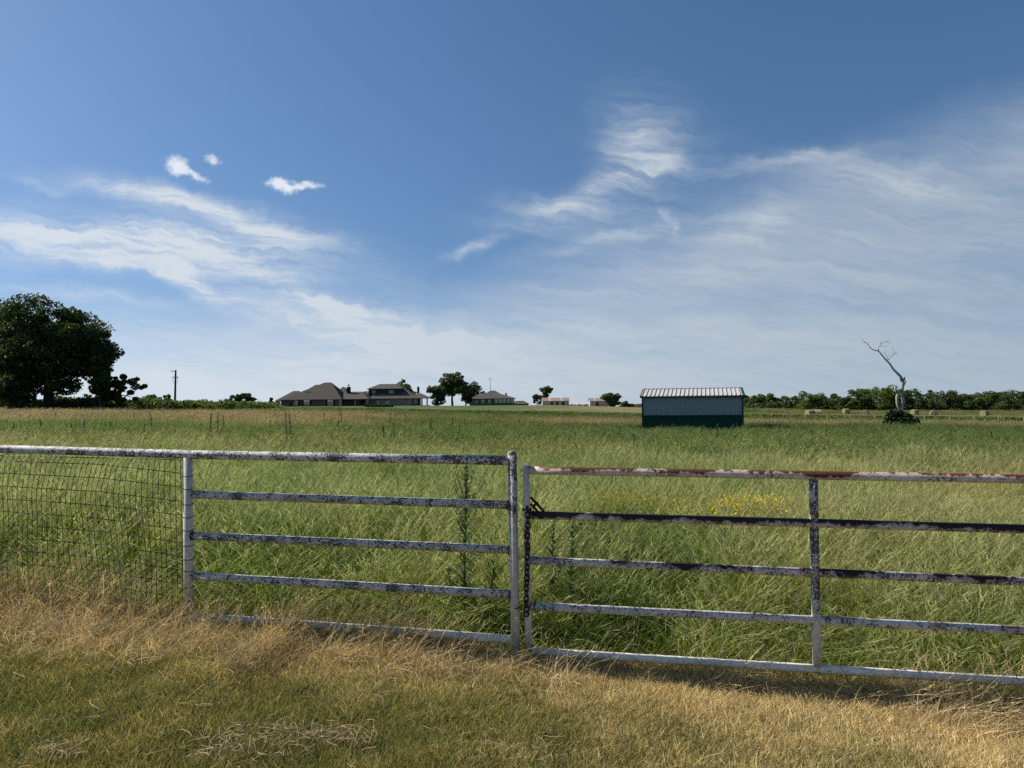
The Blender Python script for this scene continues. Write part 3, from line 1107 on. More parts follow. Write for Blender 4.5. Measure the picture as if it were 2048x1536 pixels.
def tree(name, label, px, py_top, D, wpx, group=None, nclump=60, per=60, leaf=.35, cr=.13, m='tree_a', seed=1, lobes=None,
         trunk_h=.18, trunk_r=.03, bare=.0, py_base=None, cat='tree', base_z=None):
    """wpx: crown width in photo pixels. lobes in units of crown half width / height"""
    k = D / F
    x = at(px, 815, D).x
    g = gz(x, D) if base_z is None else base_z
    H = at(px, py_top, D).z - g
    W = wpx * k
    t = thing(name, label, cat, (x, D, g), 0, group)
    if lobes is None:
        r = np.random.default_rng(seed + 99)
        cz = (1 + trunk_h) / 2
        lobes = [(0, 0, cz, .30, .34, (1 - trunk_h) / 2 * .95)]
        for i in range(5):
            a = r.uniform(0, 6.28)
            lobes.append((.26 * math.cos(a), .26 * math.sin(a), r.uniform(trunk_h + .2, .80), .24, .24, r.uniform(.16, .24)))
    LB = [(a * W, b * W, c * H, d * W, e * W, f * H) for a, b, c, d, e, f in lobes]
    P, C = clump_points(LB, nclump, per, cr * (W + H) / 2, seed)
    P = P[P[:, 2] > .05 * H * (trunk_h > .05) + .02]
    leaf_obj('crown', P, leaf, M[m], t, seed + 5)
    b = MB()
    tr = trunk_r * H
    zt = H * (.62 if trunk_h > .05 else .5)
    wob = [(random.uniform(-.02, .02) * W, random.uniform(-.02, .02) * W) for _ in range(4)]
    b.tube([(0, 0, -.3), (wob[0][0], wob[0][1], zt * .3), (wob[1][0], wob[1][1], zt * .65), (wob[2][0], wob[2][1], zt)],
           [tr * 1.25, tr, tr * .75, tr * .4], 8)
    idx = np.random.default_rng(seed + 3).choice(len(C), min(len(C), 16), replace=False)
    for i in idx:
        c = C[i]
        z0 = zt * random.uniform(.3, .8)
        a = Vector((0, 0, z0)); e = Vector(c)
        mid = a.lerp(e, .5) + Vector((0, 0, .03 * H))
        b.tube([a, mid, e], [tr * .38, tr * .24, tr * .08], 5)
    b.build('trunk', M['bark'], t, True)
    return t


# the big oak group at the left edge
tree('oak_tree', 'very large dark oak with the broadest, tallest crown at the left edge', 97, 598, 92, 246, 'big trees at the left', 230, 220, .23, .082,
     'oak', 21, [(-.10, 0, .80, .34, .34, .19), (.12, 0, .66, .30, .34, .22), (-.22, 0, .60, .26, .3, .2), (.30, -.02, .52, .18, .22, .15),
                 (.0, .05, .48, .42, .36, .2), (.42, 0, .50, .10, .12, .09), (.40, 0, .36, .10, .1, .07), (.20, 0, .30, .24, .2, .10), (-.25, 0, .34, .2, .2, .12), (.08, -.05, .24, .20, .16, .07)], .2, .035)
tree('oak_tree', 'dark oak cut by the left edge of the picture, behind the largest oak', 8, 622, 99, 150, 'big trees at the left', 95, 220, .25, .105,
     'oak', 22, [(0, 0, .78, .4, .4, .2), (-.15, 0, .55, .45, .4, .22), (.2, 0, .5, .35, .35, .2), (.05, 0, .30, .42, .35, .14)], .15, .035)
tree('young_tree', 'slender vine covered tree in front of the large oak, its trunk straight', 199, 708, 90, 44, 'big trees at the left', 60, 110, .22, .10,
     'oak', 23, [(0, 0, .78, .36, .36, .18), (.05, 0, .55, .42, .4, .14), (-.05, 0, .42, .28, .3, .12)], .3, .03)
tree('small_tree', 'small spreading dark tree right of the large oak', 240, 746, 94, 118, 'big trees at the left', 54, 150, .19, .075,
     'oak', 24, [(.05, 0, .78, .26, .26, .16), (-.12, 0, .6, .3, .3, .2), (.22, 0, .62, .2, .2, .14), (.40, 0, .68, .10, .12, .06), (.0, 0, .42, .34, .3, .16)], .2, .04)
tree('small_tree', 'little dark bushy tree low under the left oak', 25, 748, 88, 80, 'big trees at the left', 60, 130, .22, .13, 'oak', 25, None, .1, .03)
# darker leafy clumps in the near pasture
for lab, cx, top, D, w, sd in (('dark leafy clump seen through the wire mesh at the left edge', 28, 905, 13.5, 120, 26),
                               ('dark leafy clump above the top rail, left of the tallest weed', 893, 889, 21.0, 76, 27),
                               ('dark leafy clump in the pasture beyond the yellow flowers', 1255, 893, 21.5, 90, 28)):
    tree('leafy_clump', lab, cx, top, D, w, 'dark leafy clumps in the pasture', 46, 60, .055, .16, 'brush', sd, None, .0, .012, cat='plant')
# by the pole
tree('shrub', 'rounded green shrub in the brush left of the utility pole', 303, 787, 118, 34, 'shrubs by the pole', 34, 70, .22, .15, 'brush', 31, None, .1, .03, cat='shrub')
tree('shrub', 'thin airy sapling just left of the utility pole', 335, 787, 118, 22, 'shrubs by the pole', 16, 50, .22, .12, 'brush', 32, None, .25, .02, cat='shrub')
tree('umbrella_tree', 'small flat topped tree standing alone between pole and ranch house', 485, 787, 150, 54, None, 46, 80, .26, .10, 'tree_b', 33,
     [(0, 0, .82, .42, .4, .13), (-.25, 0, .66, .22, .25, .14), (.3, 0, .62, .16, .2, .14), (.05, 0, .35, .2, .2, .16)], .2, .03)
tree('cedar_sapling', 'tiny narrow cedar sapling beside the left end of the ranch house', 543, 795, 215, 9, None, 18, 50, .28, .16, 'cedar', 34,
     [(0, 0, .7, .3, .3, .28), (0, 0, .4, .45, .45, .3)], .05, .02)
# house trees
tree('shade_tree', 'dark rounded tree rising behind the two storey house roof', 808, 761, 262, 56, 'trees round the houses', 60, 60, .5, .11, 'tree_a', 41, None, .1, .03)
tree('shade_tree', 'tallest round tree on a bare trunk between the houses', 905, 744, 240, 66, 'trees round the houses', 90, 75, .42, .10, 'tree_a', 42,
     [(0, 0, .78, .30, .32, .20), (-.18, 0, .60, .26, .3, .18), (.2, 0, .56, .28, .3, .2), (0, 0, .48, .42, .4, .16), (.34, 0, .40, .16, .2, .12)], .2, .03)
tree('bushy_tree', 'grey green bushy tree left of the tallest round tree', 872, 766, 236, 42, 'trees round the houses', 56, 70, .42, .12, 'tree_b', 43,
     [(-.12, 0, .62, .3, .3, .3), (.2, 0, .55, .3, .3, .32), (.05, 0, .3, .4, .35, .28)], .04, .03)
tree('bushy_tree', 'dense round tree left of the antenna, behind the low house', 948, 766, 275, 50, 'trees round the houses', 56, 70, .45, .12, 'tree_b', 44, None, .06, .03)
tree('dark_tree', 'dark narrow tree squeezed between two rounder trees', 932, 770, 246, 26, 'trees round the houses', 40, 60, .45, .13, 'cedar', 45, None, .1, .03)
tree('leaning_tree', 'airy tree behind the left rusty roofed outbuilding', 1093, 772, 300, 28, None, 34, 60, .5, .12, 'tree_b', 46,
     [(0, 0, .78, .42, .4, .2), (-.1, 0, .5, .25, .25, .2)], .3, .03)
tree('shrub', 'bushy green shrub left of the left rusty roofed outbuilding', 1074, 789, 296, 26, None, 30, 50, .45, .14, 'tree_b', 47, None, .05, .03, cat='shrub')
tree('round_bush', 'large round green bush beside the right outbuilding', 1222, 786, 270, 40, None, 60, 70, .42, .13, 'tree_a', 48, None, .02, .03, cat='bush')
tree('shrub', 'low green shrub right of the large round bush', 1252, 803, 262, 34, None, 30, 50, .4, .14, 'brush', 49, None, .02, .03, cat='shrub')
tree('shrub', 'dark low shrub clump before the ranch house wing', 748, 812, 165, 32, 'shrubs before the houses', 44, 70, .26, .2, 'cedar', 50, None, .02, .03, cat='shrub')
tree('shrub', 'dark low shrub clump before the two storey house', 770, 810.5, 165, 30, 'shrubs before the houses', 44, 70, .26, .2, 'cedar', 51, None, .02, .03, cat='shrub')

# wood along the right
line = [(1493, 797, 28, 310, 'tree_b'), (1519, 790, 30, 300, 'tree_a'), (1545, 793, 34, 296, 'tree_a'), (1570, 797, 26, 304, 'tree_b'), (1590, 795, 30, 286, 'tree_b'),
        (1616, 786, 48, 276, 'tree_c'), (1650, 795, 34, 290, 'tree_a'), (1668, 790, 36, 284, 'tree_b'), (1697, 790, 36, 272, 'tree_a'), (1722, 783, 40, 282, 'tree_a'),
        (1748, 777, 44, 290, 'tree_c'), (1772, 778, 40, 274, 'tree_c'), (1800, 782, 40, 284, 'tree_a'), (1826, 781, 40, 270, 'tree_b'), (1853, 783, 40, 282, 'tree_a'),
        (1880, 782, 42, 272, 'tree_b'), (1908, 786, 44, 284, 'tree_a'), (1938, 788, 44, 270, 'tree_a'), (1968, 789, 46, 282, 'tree_b'), (2000, 788, 46, 272, 'tree_a'),
        (2034, 785, 48, 280, 'tree_a'), (2070, 786, 50, 276, 'tree_b')]
named = {1616: 'round yellow green tree, broadest in the wood behind the hay bales', 1748: 'light green tree just left of the dead tree, tallest of the wood',
         1772: 'light green tree directly behind the dead tree', 1493: 'small tree close to the right edge of the metal shed roof'}
ORD = ['first', 'second', 'third', 'fourth', 'fifth', 'sixth', 'seventh', 'eighth', 'ninth', 'tenth', 'eleventh', 'twelfth', 'thirteenth', 'fourteenth', 'fifteenth',
       'sixteenth', 'seventeenth', 'eighteenth', 'nineteenth', 'twentieth', 'twenty first', 'twenty second', 'twenty third', 'twenty fourth', 'twenty fifth']
cnt = {}
for i, (px, top, w, D, mm) in enumerate(line):
    lab = named.get(px)
    if lab is None:
        z = ('right of the metal shed' if px < 1616 else 'right of the round yellow green tree' if px < 1780 else 'right of the dead tree')
        cnt[z] = cnt.get(z, 0) + 1
        lab = ORD[cnt[z] - 1] + ' dark wood tree, counted ' + z
    tree('wood_tree', lab, px, top - 3 + (i * 37 % 9 - 4) * .8, D, w * (1.2 + (i * 53 % 7) * .07), 'trees of the wood on the right', 54, 70, .42, .125, mm, 60 + i, None, .0, .03)

# far low growth along the horizon: nobody could count it
r = np.random.default_rng(5)
pts = []
for px0, px1, n, top, bot, D0, D1 in ((1130, 1190, 300, 806, 812, 360, 380), (1240, 1290, 500, 806, 815, 300, 330), (1440, 2080, 9000, 800, 826, 288, 310), (500, 552, 400, 806, 815, 235, 250)):
    for i in range(n):
        px = r.uniform(px0, px1); D = r.uniform(D0, D1)
        x = at(px, 815, D).x
        g = gz(x, D)
        ht = max(.5, at(px, top + 8 * fbm(px * .05, 3, 4), D).z - g)
        pts.append((x, D, g + ht * r.uniform(0, 1)))
o = leaf_obj('distant_undergrowth', np.array(pts), .7, M['tree_b'], None, 9)
tag(o, 'dark undergrowth filling the foot of the far wood', 'undergrowth', kind='stuff')


# dead tree
def dead_tree():
    D = 62.0
    P = lambda px, py, dy=0: at(px, py, D + dy)
    b0 = P(1796, 850)
    g = gz(b0.x, D)
    s = thing('dead_tree', 'bare bleached dead tree with one long leaning limb, rising out of a dark juniper', 'tree', (b0.x, D, g))
    base = Vector(s.location)
    def tb(b, pts, rad, n=8): b.tube([p - base for p in pts], rad, n)
    b = MB()
    tb(b, [Vector((b0.x + .15, D, g - .2)), P(1802, 822), P(1807, 803), P(1804.5, 785), P(1805, 772), P(1804, 760)], [.20, .14, .13, .12, .13, .12], 10)
    tb(b, [P(1801, 825, .1), P(1794.5, 808, .05), P(1793.5, 795), P(1796.5, 785), P(1804, 776)], [.14, .11, .11, .10, .09], 10)
    b.build('trunk', M['deadwood'], s, True)
    b = MB(); tb(b, [P(1796, 787), P(1791, 780), P(1790, 775), P(1794, 771)], [.13, .10, .08, .03]); tb(b, [P(1790, 777), P(1794, 775), P(1798, 776)], [.05, .04, .02], 6)
    b.build('stub', M['deadwood'], s, True)
    b = MB(); tb(b, [P(1804, 768), P(1809, 757), P(1808, 753)], [.12, .09, .05]); tb(b, [P(1805, 775), P(1811, 764), P(1811.5, 761)], [.09, .05, .03], 6)
    b.build('stub', M['deadwood'], s, True)
    limb = MB()
    tb(limb, [P(1805, 764), P(1801, 753), P(1795, 747), P(1787, 739), P(1779, 727), P(1771, 719), P(1762, 708), P(1757, 702)], [.15, .13, .11, .09, .08, .07, .06, .05])
    lo = limb.build('limb', M['deadwood'], s, True)
    def br(pts, r0):
        q = MB(); n = len(pts)
        tb(q, [P(*p) for p in pts], [max(.012, r0 * (1 - .75 * i / (n - 1))) for i in range(n)], 5)
        q.build('branch', M['deadwood'], lo, True)
    br([(1757, 702), (1748, 700), (1742, 697), (1738, 692), (1734, 686), (1729, 685), (1721, 687)], .05)
    br([(1731, 685), (1725, 680), (1721, 674)], .025)
    br([(1736, 689), (1739, 684), (1740, 683)], .02)
    br([(1757, 702), (1757, 695), (1759, 691), (1762, 687), (1770, 684), (1775, 681), (1779, 676)], .045)
    br([(1759, 692), (1766, 692), (1773, 693), (1776, 690)], .022)
    br([(1762, 687), (1761, 682), (1760, 679)], .02)
    br([(1771, 684), (1777, 685), (1783, 686)], .016)
    br([(1776, 720), (1780, 715), (1786, 710), (1791, 707), (1794, 705)], .035)
    br([(1776, 720), (1773, 713), (1771, 706), (1770, 702)], .028)
    br([(1774, 714), (1778, 709), (1779, 704)], .016)
    br([(1787, 710), (1787, 703), (1785, 697), (1782, 693)], .018)
    br([(1789, 708), (1792, 701)], .014)
    br([(1791, 707), (1795, 708)], .012)
    br([(1770, 708), (1767, 703)], .012)


dead_tree()
tree('juniper_bush', 'dark spiky juniper bush wrapped round the foot of the dead tree', 1797, 815, 60.5, 60, None, 90, 130, .15, .16, 'cedar', 90,
     [(-.05, 0, .5, .34, .3, .42), (.25, 0, .35, .24, .25, .3), (-.28, 0, .25, .22, .2, .25), (.05, 0, .22, .5, .4, .2)], .0, .03, cat='bush')
tree('juniper_bush', 'low dark juniper sprig right of the dead tree foot', 1832, 843, 60.2, 24, None, 20, 60, .13, .2, 'cedar', 91, None, .0, .03, cat='bush')


# ------------------------------------------------------------------ brush (left hedge, weeds before the houses)
def brush(name, label, bands, size, matl, seed, vertical=False):
    r = np.random.default_rng(seed)
    out = []
    for px0, px1, D0, D1, n, h0, h1 in bands:
        px = r.uniform(px0, px1, n); D = r.uniform(D0, D1, n)
        tt = np.array([tcol(p) for p in np.linspace(px0, px1, 60)])
        tx = np.interp(px, np.linspace(px0, px1, 60), tt)
        x = tx * D
        hh = h0 + (h1 - h0) * fbm(x * .35, D * .2, seed) * 1.6
        z = gza(x, D) + hh * r.uniform(0, 1, n) ** .8
        out.append(np.stack([x, D, z], 1))
    P = np.concatenate(out)
    o = leaf_obj(name, P, size, matl, None, seed, 0.0, 2.2)
    return tag(o, label, 'brush', kind='stuff')


brush('brush', 'tangled green brush and weeds along the left field edge', [(-80, 470, 96, 112, 26000, .3, 1.7), (-60, 250, 93, 100, 6000, .3, 2.0), (430, 560, 118, 140, 6000, .3, 1.3)], .24, M['brush'], 101)
brush('weed_bank', 'dark green weed bank below the mown lawn', [(540, 1300, 116, 124, 16000, .05, .36), (1480, 2080, 108, 116, 9000, .1, .75)], .26, M['tree_c'], 102)


# ------------------------------------------------------------------ near pipe fence, left of the gate
def pipe(parent, base, a, b, r, m, name, n=14, seg=1, weld=0.0):
    q = MB()
    pts = [Vector(a).lerp(Vector(b), i / seg) - base for i in range(seg + 1)]
    q.tube(pts, r, n)
    o = q.build(name, m, parent, True)
    if weld:
        d = (Vector(b) - Vector(a)).normalized()
        up = Vector((0, 0, 1)); sd = d.cross(up).normalized(); up = sd.cross(d)
        for e, sg in ((Vector(a), 1), (Vector(b), -1)):
            c = e - base + d * sg * weld
            w = MB()
            w.tube([c + (sd * math.cos(t) + up * math.sin(t)) * (r + .001) + d * random.uniform(-.002, .002) for t in np.linspace(0, 2 * math.pi, 19)], .0045, 6, False)
            w.build('weld_bead', M['rust_iron'] if random.random() < .4 else m, o, True)
    return o


def near_fence():
    o = at_f(1030, 1302)
    g = gz(o.x, o.y)
    base = Vector((o.x, o.y, g))
    s = thing('pipe_fence', 'white steel pipe fence section spotted with black mildew, left of the gate', 'fence', base)
    # posts
    p_top, p_bot = at_f(1024, 908), at_f(1031.5, 1300)
    d = (p_bot - p_top)
    ext = p_top + d * ((p_top.z - g + .25) / (p_top.z - p_bot.z))
    end = pipe(s, base, p_top, ext, .0308, M['mildew_post'], 'end_post')
    cap = MB()
    for i in range(6):
        a = i / 5 * math.pi / 2
        for k in range(16):
            th = 2 * math.pi * k / 16
            rr = .0325 * math.cos(a)
            cap.v.append((p_top.x - base.x + rr * math.cos(th), p_top.y - base.y + rr * math.sin(th), p_top.z - base.z - .004 + .030 * math.sin(a)))
    for i in range(5):
        for k in range(16):
            cap.f.append((i * 16 + k, i * 16 + (k + 1) % 16, (i + 1) * 16 + (k + 1) % 16, (i + 1) * 16 + k)); cap.mi.append(0)
    cap.build('post_cap', M['mildew_top'], end, True)
    hk = MB()
    h0 = at_f(1031, 1217, .035)
    hk.tube([h0 - base, h0 - base + Vector((.012, -.02, .004)), h0 - base + Vector((.026, -.012, .014))], .0045, 6)
    hk.build('chain_hook', M['rust_iron'], end, True)
    l_top, l_bot = at_f(375, 914), at_f(378, 1225)
    d = l_bot - l_top
    lext = l_top + d * ((l_top.z - gz(l_top.x, l_top.y) + .25) / (l_top.z - l_bot.z))
    pipe(s, base, l_top, lext, .0335, M['clean_post'], 'post')
    # a further post beyond the left edge of the picture
    f_top = at_f(-290, 896)
    pipe(s, base, f_top, Vector((f_top.x, f_top.y, gz(f_top.x, f_top.y) - .25)), .0335, M['clean_post'], 'post')
    # top rail in two welded lengths
    q = MB()
    pts = [at_f(px, py) for px, py in ((-420, 893.0), (0, 897.7), (190, 903.2), (375, 909.0), (700, 915.2), (1018, 921.0))]
    q.tube([p - base for p in pts], [.0305, .0305, .0305, .0315, .0315, .0315], 18)
    q.build('top_rail', M['mildew_top'], s, True)
    for a, b in (((383, 989), (1018, 1010)), ((384, 1071.5), (1020, 1099.5)), ((386, 1152), (1022, 1189))):
        pipe(s, base, at_f(*a), at_f(*b), .0288, M['mildew_rail'], 'rail', 16, 6, .006)
        w = at_f(a[0] - 2, a[1] - .1)
    pipe(s, base, at_f(384, 1233), at_f(1025, 1279), .0285, M['clean_rail'], 'bottom_rail', 16, 6)
    return s


near_fence()


# ------------------------------------------------------------------ woven wire on the fence
def wire_mesh():
    yl = [196, 238, 330, 430, 527, 622, 718, 816, 915, 1015, 1113, 1210, 1300]
    ym = [214, 264, 368, 474, 578, 680, 780, 880, 982, 1082, 1185, 1280, 1370]
    yr = [228, 333, 440, 549, 655, 764, 867, 970, 1076, 1185, 1290, 1385, 1470]
    # zoomed rows: left edge, bend, post
    rows = []
    for a, b, c in zip(yl, ym, yr):
        rows.append(((-60, 860 + (a - 12) / 3.84), (0, 860 + a / 3.84), (200, 860 + b / 3.84), (365, 860 + c / 3.84)))

    def row_y(j, px):
        xs = [q[0] for q in rows[j]]; ysv = [q[1] for q in rows[j]]
        if px < xs[0]:
            return ysv[0] + (px - xs[0]) * .03
        return float(np.interp(px, xs, ysv))

    base0 = at_f(365, 1240)
    base = Vector((base0.x, base0.y, gz(base0.x, base0.y)))
    s = thing('wire_mesh', 'dark sagging woven wire mesh tied to the white post at the left', 'wire mesh', base)
    nrow = len(rows)
    cols_px = [364 - i * 10.9 + i * i * .012 for i in range(58)]

    def xoff(i, q):
        """sideways wander of an upright wire, q 0 at top .. 1 at foot"""
        px = cols_px[i]
        k = min(1.0, max(0.0, (360 - px) / 120))
        return k * (13 * math.exp(-q / .07) - 7 * math.exp(-((q - .28) / .12) ** 2) * (1 if px < 230 else .4) + 5 * math.sin(6.0 * q + px * .012)) + q * 6

    P = [[None] * nrow for _ in cols_px]
    for i, px in enumerate(cols_px):
        for j in range(nrow):
            q = j / (nrow - 1)
            x = px + xoff(i, q) - 3
            off = .036 + .016 * math.sin(px * .03 + q * 5) * min(1, (365 - px) / 90)
            y = row_y(j, min(x, 365))
            P[i][j] = at_f(x, y, off)
    for i in range(len(cols_px)):
        q = MB()
        # smooth in between
        pts = []
        for j in range(nrow - 1):
            a, b = P[i][j], P[i][j + 1]
            p0 = P[i][max(0, j - 1)]; p3 = P[i][min(nrow - 1, j + 2)]
            for t in (0, .34, .67):
                pts.append(.5 * ((2 * a) + (b - p0) * t + (2 * p0 - 5 * a + 4 * b - p3) * t * t + (3 * a - p0 - 3 * b + p3) * t ** 3))
        pts.append(P[i][-1])
        q.tube([p - base for p in pts], .0022, 4, False)
        q.build('upright_wire', M['wire'], s)
    for j in range(nrow):
        q = MB()
        pts = [P[i][j] for i in range(len(cols_px))]
        q.tube([p - base for p in pts], .0024, 4, False)
        q.build('line_wire', M['wire'], s)
    kn = MB()
    for i in range(len(cols_px)):
        for j in range(nrow):
            p = P[i][j] - base
            r = .0055
            kn.poly([p + Vector(v) * r for v in ((1, 0, 0), (0, 1, 0), (-1, 0, 0), (0, -1, 0), (0, 0, 1.1), (0, 0, -1.1))],
                    [(0, 1, 4), (1, 2, 4), (2, 3, 4), (3, 0, 4), (1, 0, 5), (2, 1, 5), (3, 2, 5), (0, 3, 5)])
    k = kn.build('wire_knots', M['wire'], s)
    k['kind'] = 'stuff'
    # wraps round the post
    for y in (348, 447, 565, 663, 763, 880, 987, 1075, 1198, 1300):
        c = at_f(375 + (860 + y / 3.84 - 914) * .0096, 860 + y / 3.84)
        q = MB()
        pts = []
        for k2 in range(21):
            th = 2 * math.pi * k2 / 20 * 1.08
            pts.append(c - base + Vector((.0362 * math.cos(th + 2.8), .0362 * math.sin(th + 2.8), .004 * math.sin(th * 2) - .003)))
        q.tube(pts, .0024, 5, False)
        q.build('wire_wrap', M['wire'], s)


wire_mesh()


# ------------------------------------------------------------------ gate
def gate():
    o = at_f(1057, 1303)
    base = Vector((o.x, o.y, gz(o.x, o.y)))
    s = thing('pipe_gate', 'five rail white pipe gate flaking with rust, chained shut', 'gate', base)

    def ext(a, b, X):
        """carry the line a-b on in the fence plane to world x = X"""
        A, B = at_f(*a), at_f(*b)
        t = (X - A.x) / (B.x - A.x)
        return A, A.lerp(B, t)
    XE = 3.70
    spec = [('top_rail', (1050, 940.5), (2048, 958), .0262, 'gate_top'), ('rail', (1060, 1030), (2048, 1058), .0265, 'gate_black'),
            ('rail', (1062, 1121), (1966, 1159.5), .0262, 'gate_spot'), ('rail', (1063, 1212), (1985, 1258), .0262, 'gate_spot2'),
            ('bottom_rail', (1065, 1303), (1936, 1356), .0262, 'clean_rail')]
    M['gate_spot2'] = pipe_mat('spotted_lower_gate_rail_paint', .52, .42, 0, .08, seed=22.0, paint=(.60, .57, .52))
    ends = []
    for nm, a, b, r, mm in spec:
        A, B = ext(a, b, XE)
        pipe(s, base, A, B, r, M[mm], nm, 18, 12, .022)
        ends.append(B)
    a, b = at_f(1052.3, 931), at_f(1057, 1306)
    pipe(s, base, a, b, .0226, M['gate_stile'], 'stile', 16, 6)
    # lower, clean half of the stile
    a, b = at_f(1626.5, 957), at_f(1634.5, 1338)
    pipe(s, base, a, b, .0258, M['gate_mid'], 'upright', 16, 6)
    pipe(s, base, ends[0] + Vector((0, 0, .03)), ends[-1] - Vector((0, 0, .03)), .0235, M['gate_mid'], 'stile', 16, 4)
    # bracket in the corner above the second rail
    for p, q in (((1061, 994), (1088, 1023)), ((1061, 1008), (1076, 1023)), ((1067, 1012), (1076, 1004))):
        A, B = at_f(*p), at_f(*q)
        m = MB()
        m.tube([A - base, B - base], .0085, 4)
        m.build('brace_bar', M['rust_iron'], s)
    # hinges to the far post
    for e in (ends[1], ends[3]):
        m = MB(); m.tube([e - base, e - base + Vector((.11, -.02, 0))], .014, 8); m.build('hinge', M['rust_iron'], s)
    # hinge post beyond the right edge of the picture
    x = XE + .13
    y = fence_y(x)
    hp = thing('hinge_post', 'white steel post the gate hangs from, beyond the right edge', 'post', (x, y, gz(x, y)))
    m = MB(); m.tube([(0, 0, -.3), (0, 0, 1.36)], .045, 14); m.build('pipe', M['mildew_post'], hp, True)
    m = MB(); m.tube([(0, 0, 1.36), (0, 0, 1.385), (0, 0, 1.40)], [.046, .036, .01], 14); m.build('post_cap', M['mildew_top'], hp, True)


gate()


def chain():
    a, b = at_f(1056, 1014, .031), at_f(1052.5, 1224, .031)
    base = at_f(1053, 1224, .031)
    s = thing('chain', 'rusty chain hanging down the front of the gate stile', 'chain', base)
    n = 20
    L = (b - a).length / n
    link_mesh = None
    q = MB()
    pts = []
    hl, hw = L * .66, .0150
    for k in range(17):
        th = 2 * math.pi * k / 16
        x = hw * math.copysign(abs(math.cos(th)) ** .7, math.cos(th))
        z = hl * math.copysign(abs(math.sin(th)) ** .8, math.sin(th))
        pts.append((x, 0, z))
    q.tube(pts, .0052, 6, False)
    lm = q.mesh('chain_link', M['rust_iron'], True)
    for i in range(n):
        p = a.lerp(b, (i + .5) / n) - base
        o = link('chain_link', lm, s, p + Vector((random.uniform(-.002, .002), 0, 0)))
        o.rotation_euler = (random.uniform(-.15, .15), random.uniform(-.15, .15), (0 if i % 2 else math.pi / 2) + random.uniform(-.3, .3) + .5)
    m = MB()
    c = b - base + Vector((0, 0, -.012))
    m.tube([c + Vector((.017 * math.cos(t), 0, .017 * math.sin(t))) for t in np.linspace(1.2, 6.6, 14)], .005, 6)
    m.build('chain_hook', M['rust_iron'], s, True)
    # the turn round the stile at the top
    m = MB()
    c = at_f(1053.8, 1018) - base
    m.tube([c + Vector((.0275 * math.cos(t), .0275 * math.sin(t), .006 * math.sin(t * 3))) for t in np.linspace(0, 6.2, 20)], .0055, 6)
    m.build('chain_loop', M['rust_iron'], s, True)


chain()


# ------------------------------------------------------------------ grass
def blade_mesh(name, nbl, rad, h0, h1, w, lean, curl, seg, mats, seed, seeds=0, sh=1.25, flatten=0.0, leanx=.25):
    r = np.random.default_rng(seed)
    V = []; Fc = []; MI = []
    def ribbon(base, h, az, ln, cu, wd, mi, s=seg, tip=.12, wind=0.0):
        b0 = len(V)
        d = np.array([math.cos(az), math.sin(az), 0.0]); side = np.array([-d[1], d[0], 0.0])
        ta = r.uniform(0, math.pi)
        side = side * math.cos(ta) + d * math.sin(ta)
        for i in range(s + 1):
            t = i / s
            ang = ln + cu * t
            # arc
            p = np.array(base) + d * (h * (math.sin(ang) * t)) + np.array([wind * h * t * t, 0, h * t * math.cos(ang * .9)])
            ww = wd * (1 - (1 - tip) * t ** 1.5) * .5
            V.append(p - side * ww); V.append(p + side * ww)
        for i in range(s):
            a = b0 + 2 * i
            Fc.extend((a, a + 1, a + 3, a + 2)); MI.append(mi)
        return V[-1]
    for k in range(nbl):
        a = r.uniform(0, 6.28); q = rad * math.sqrt(r.uniform())
        h = r.uniform(h0, h1)
        ribbon((q * math.cos(a), q * math.sin(a), -.02), h, r.uniform(0, 6.28), abs(r.normal(0, lean)), r.uniform(.2, 1) * curl, w * r.uniform(.6, 1.3), 0, wind=leanx * r.uniform(.3, 1.4))
    for k in range(seeds):
        a = r.uniform(0, 6.28); q = rad * math.sqrt(r.uniform())
        h = h1 * sh * r.uniform(.75, 1.1)
        az = r.uniform(-.7, .7); ln = abs(r.normal(.12, .1))
        ribbon((q * math.cos(a), q * math.sin(a), 0), h, az, ln, .35, w * .42, 1, seg + 1, .5, wind=leanx * r.uniform(.6, 1.5))
        tip = np.array(V[-1])
        # seed head: short bristles along the last stretch
        prev = np.array(V[-3])
        ax = tip - prev
        for j in range(5):
            t = j / 5
            bp = tip - ax * .9 * t
            ribbon(bp, h * r.uniform(.07, .13), az + r.uniform(-.8, .8), r.uniform(.2, .9), .4, w * .8, 1, 1, .3)
    Va = np.array(V)
    if flatten: Va[:, 2] *= (1 - flatten)
    return np_mesh(name, Va, np.array(Fc), 4, mats, MI)


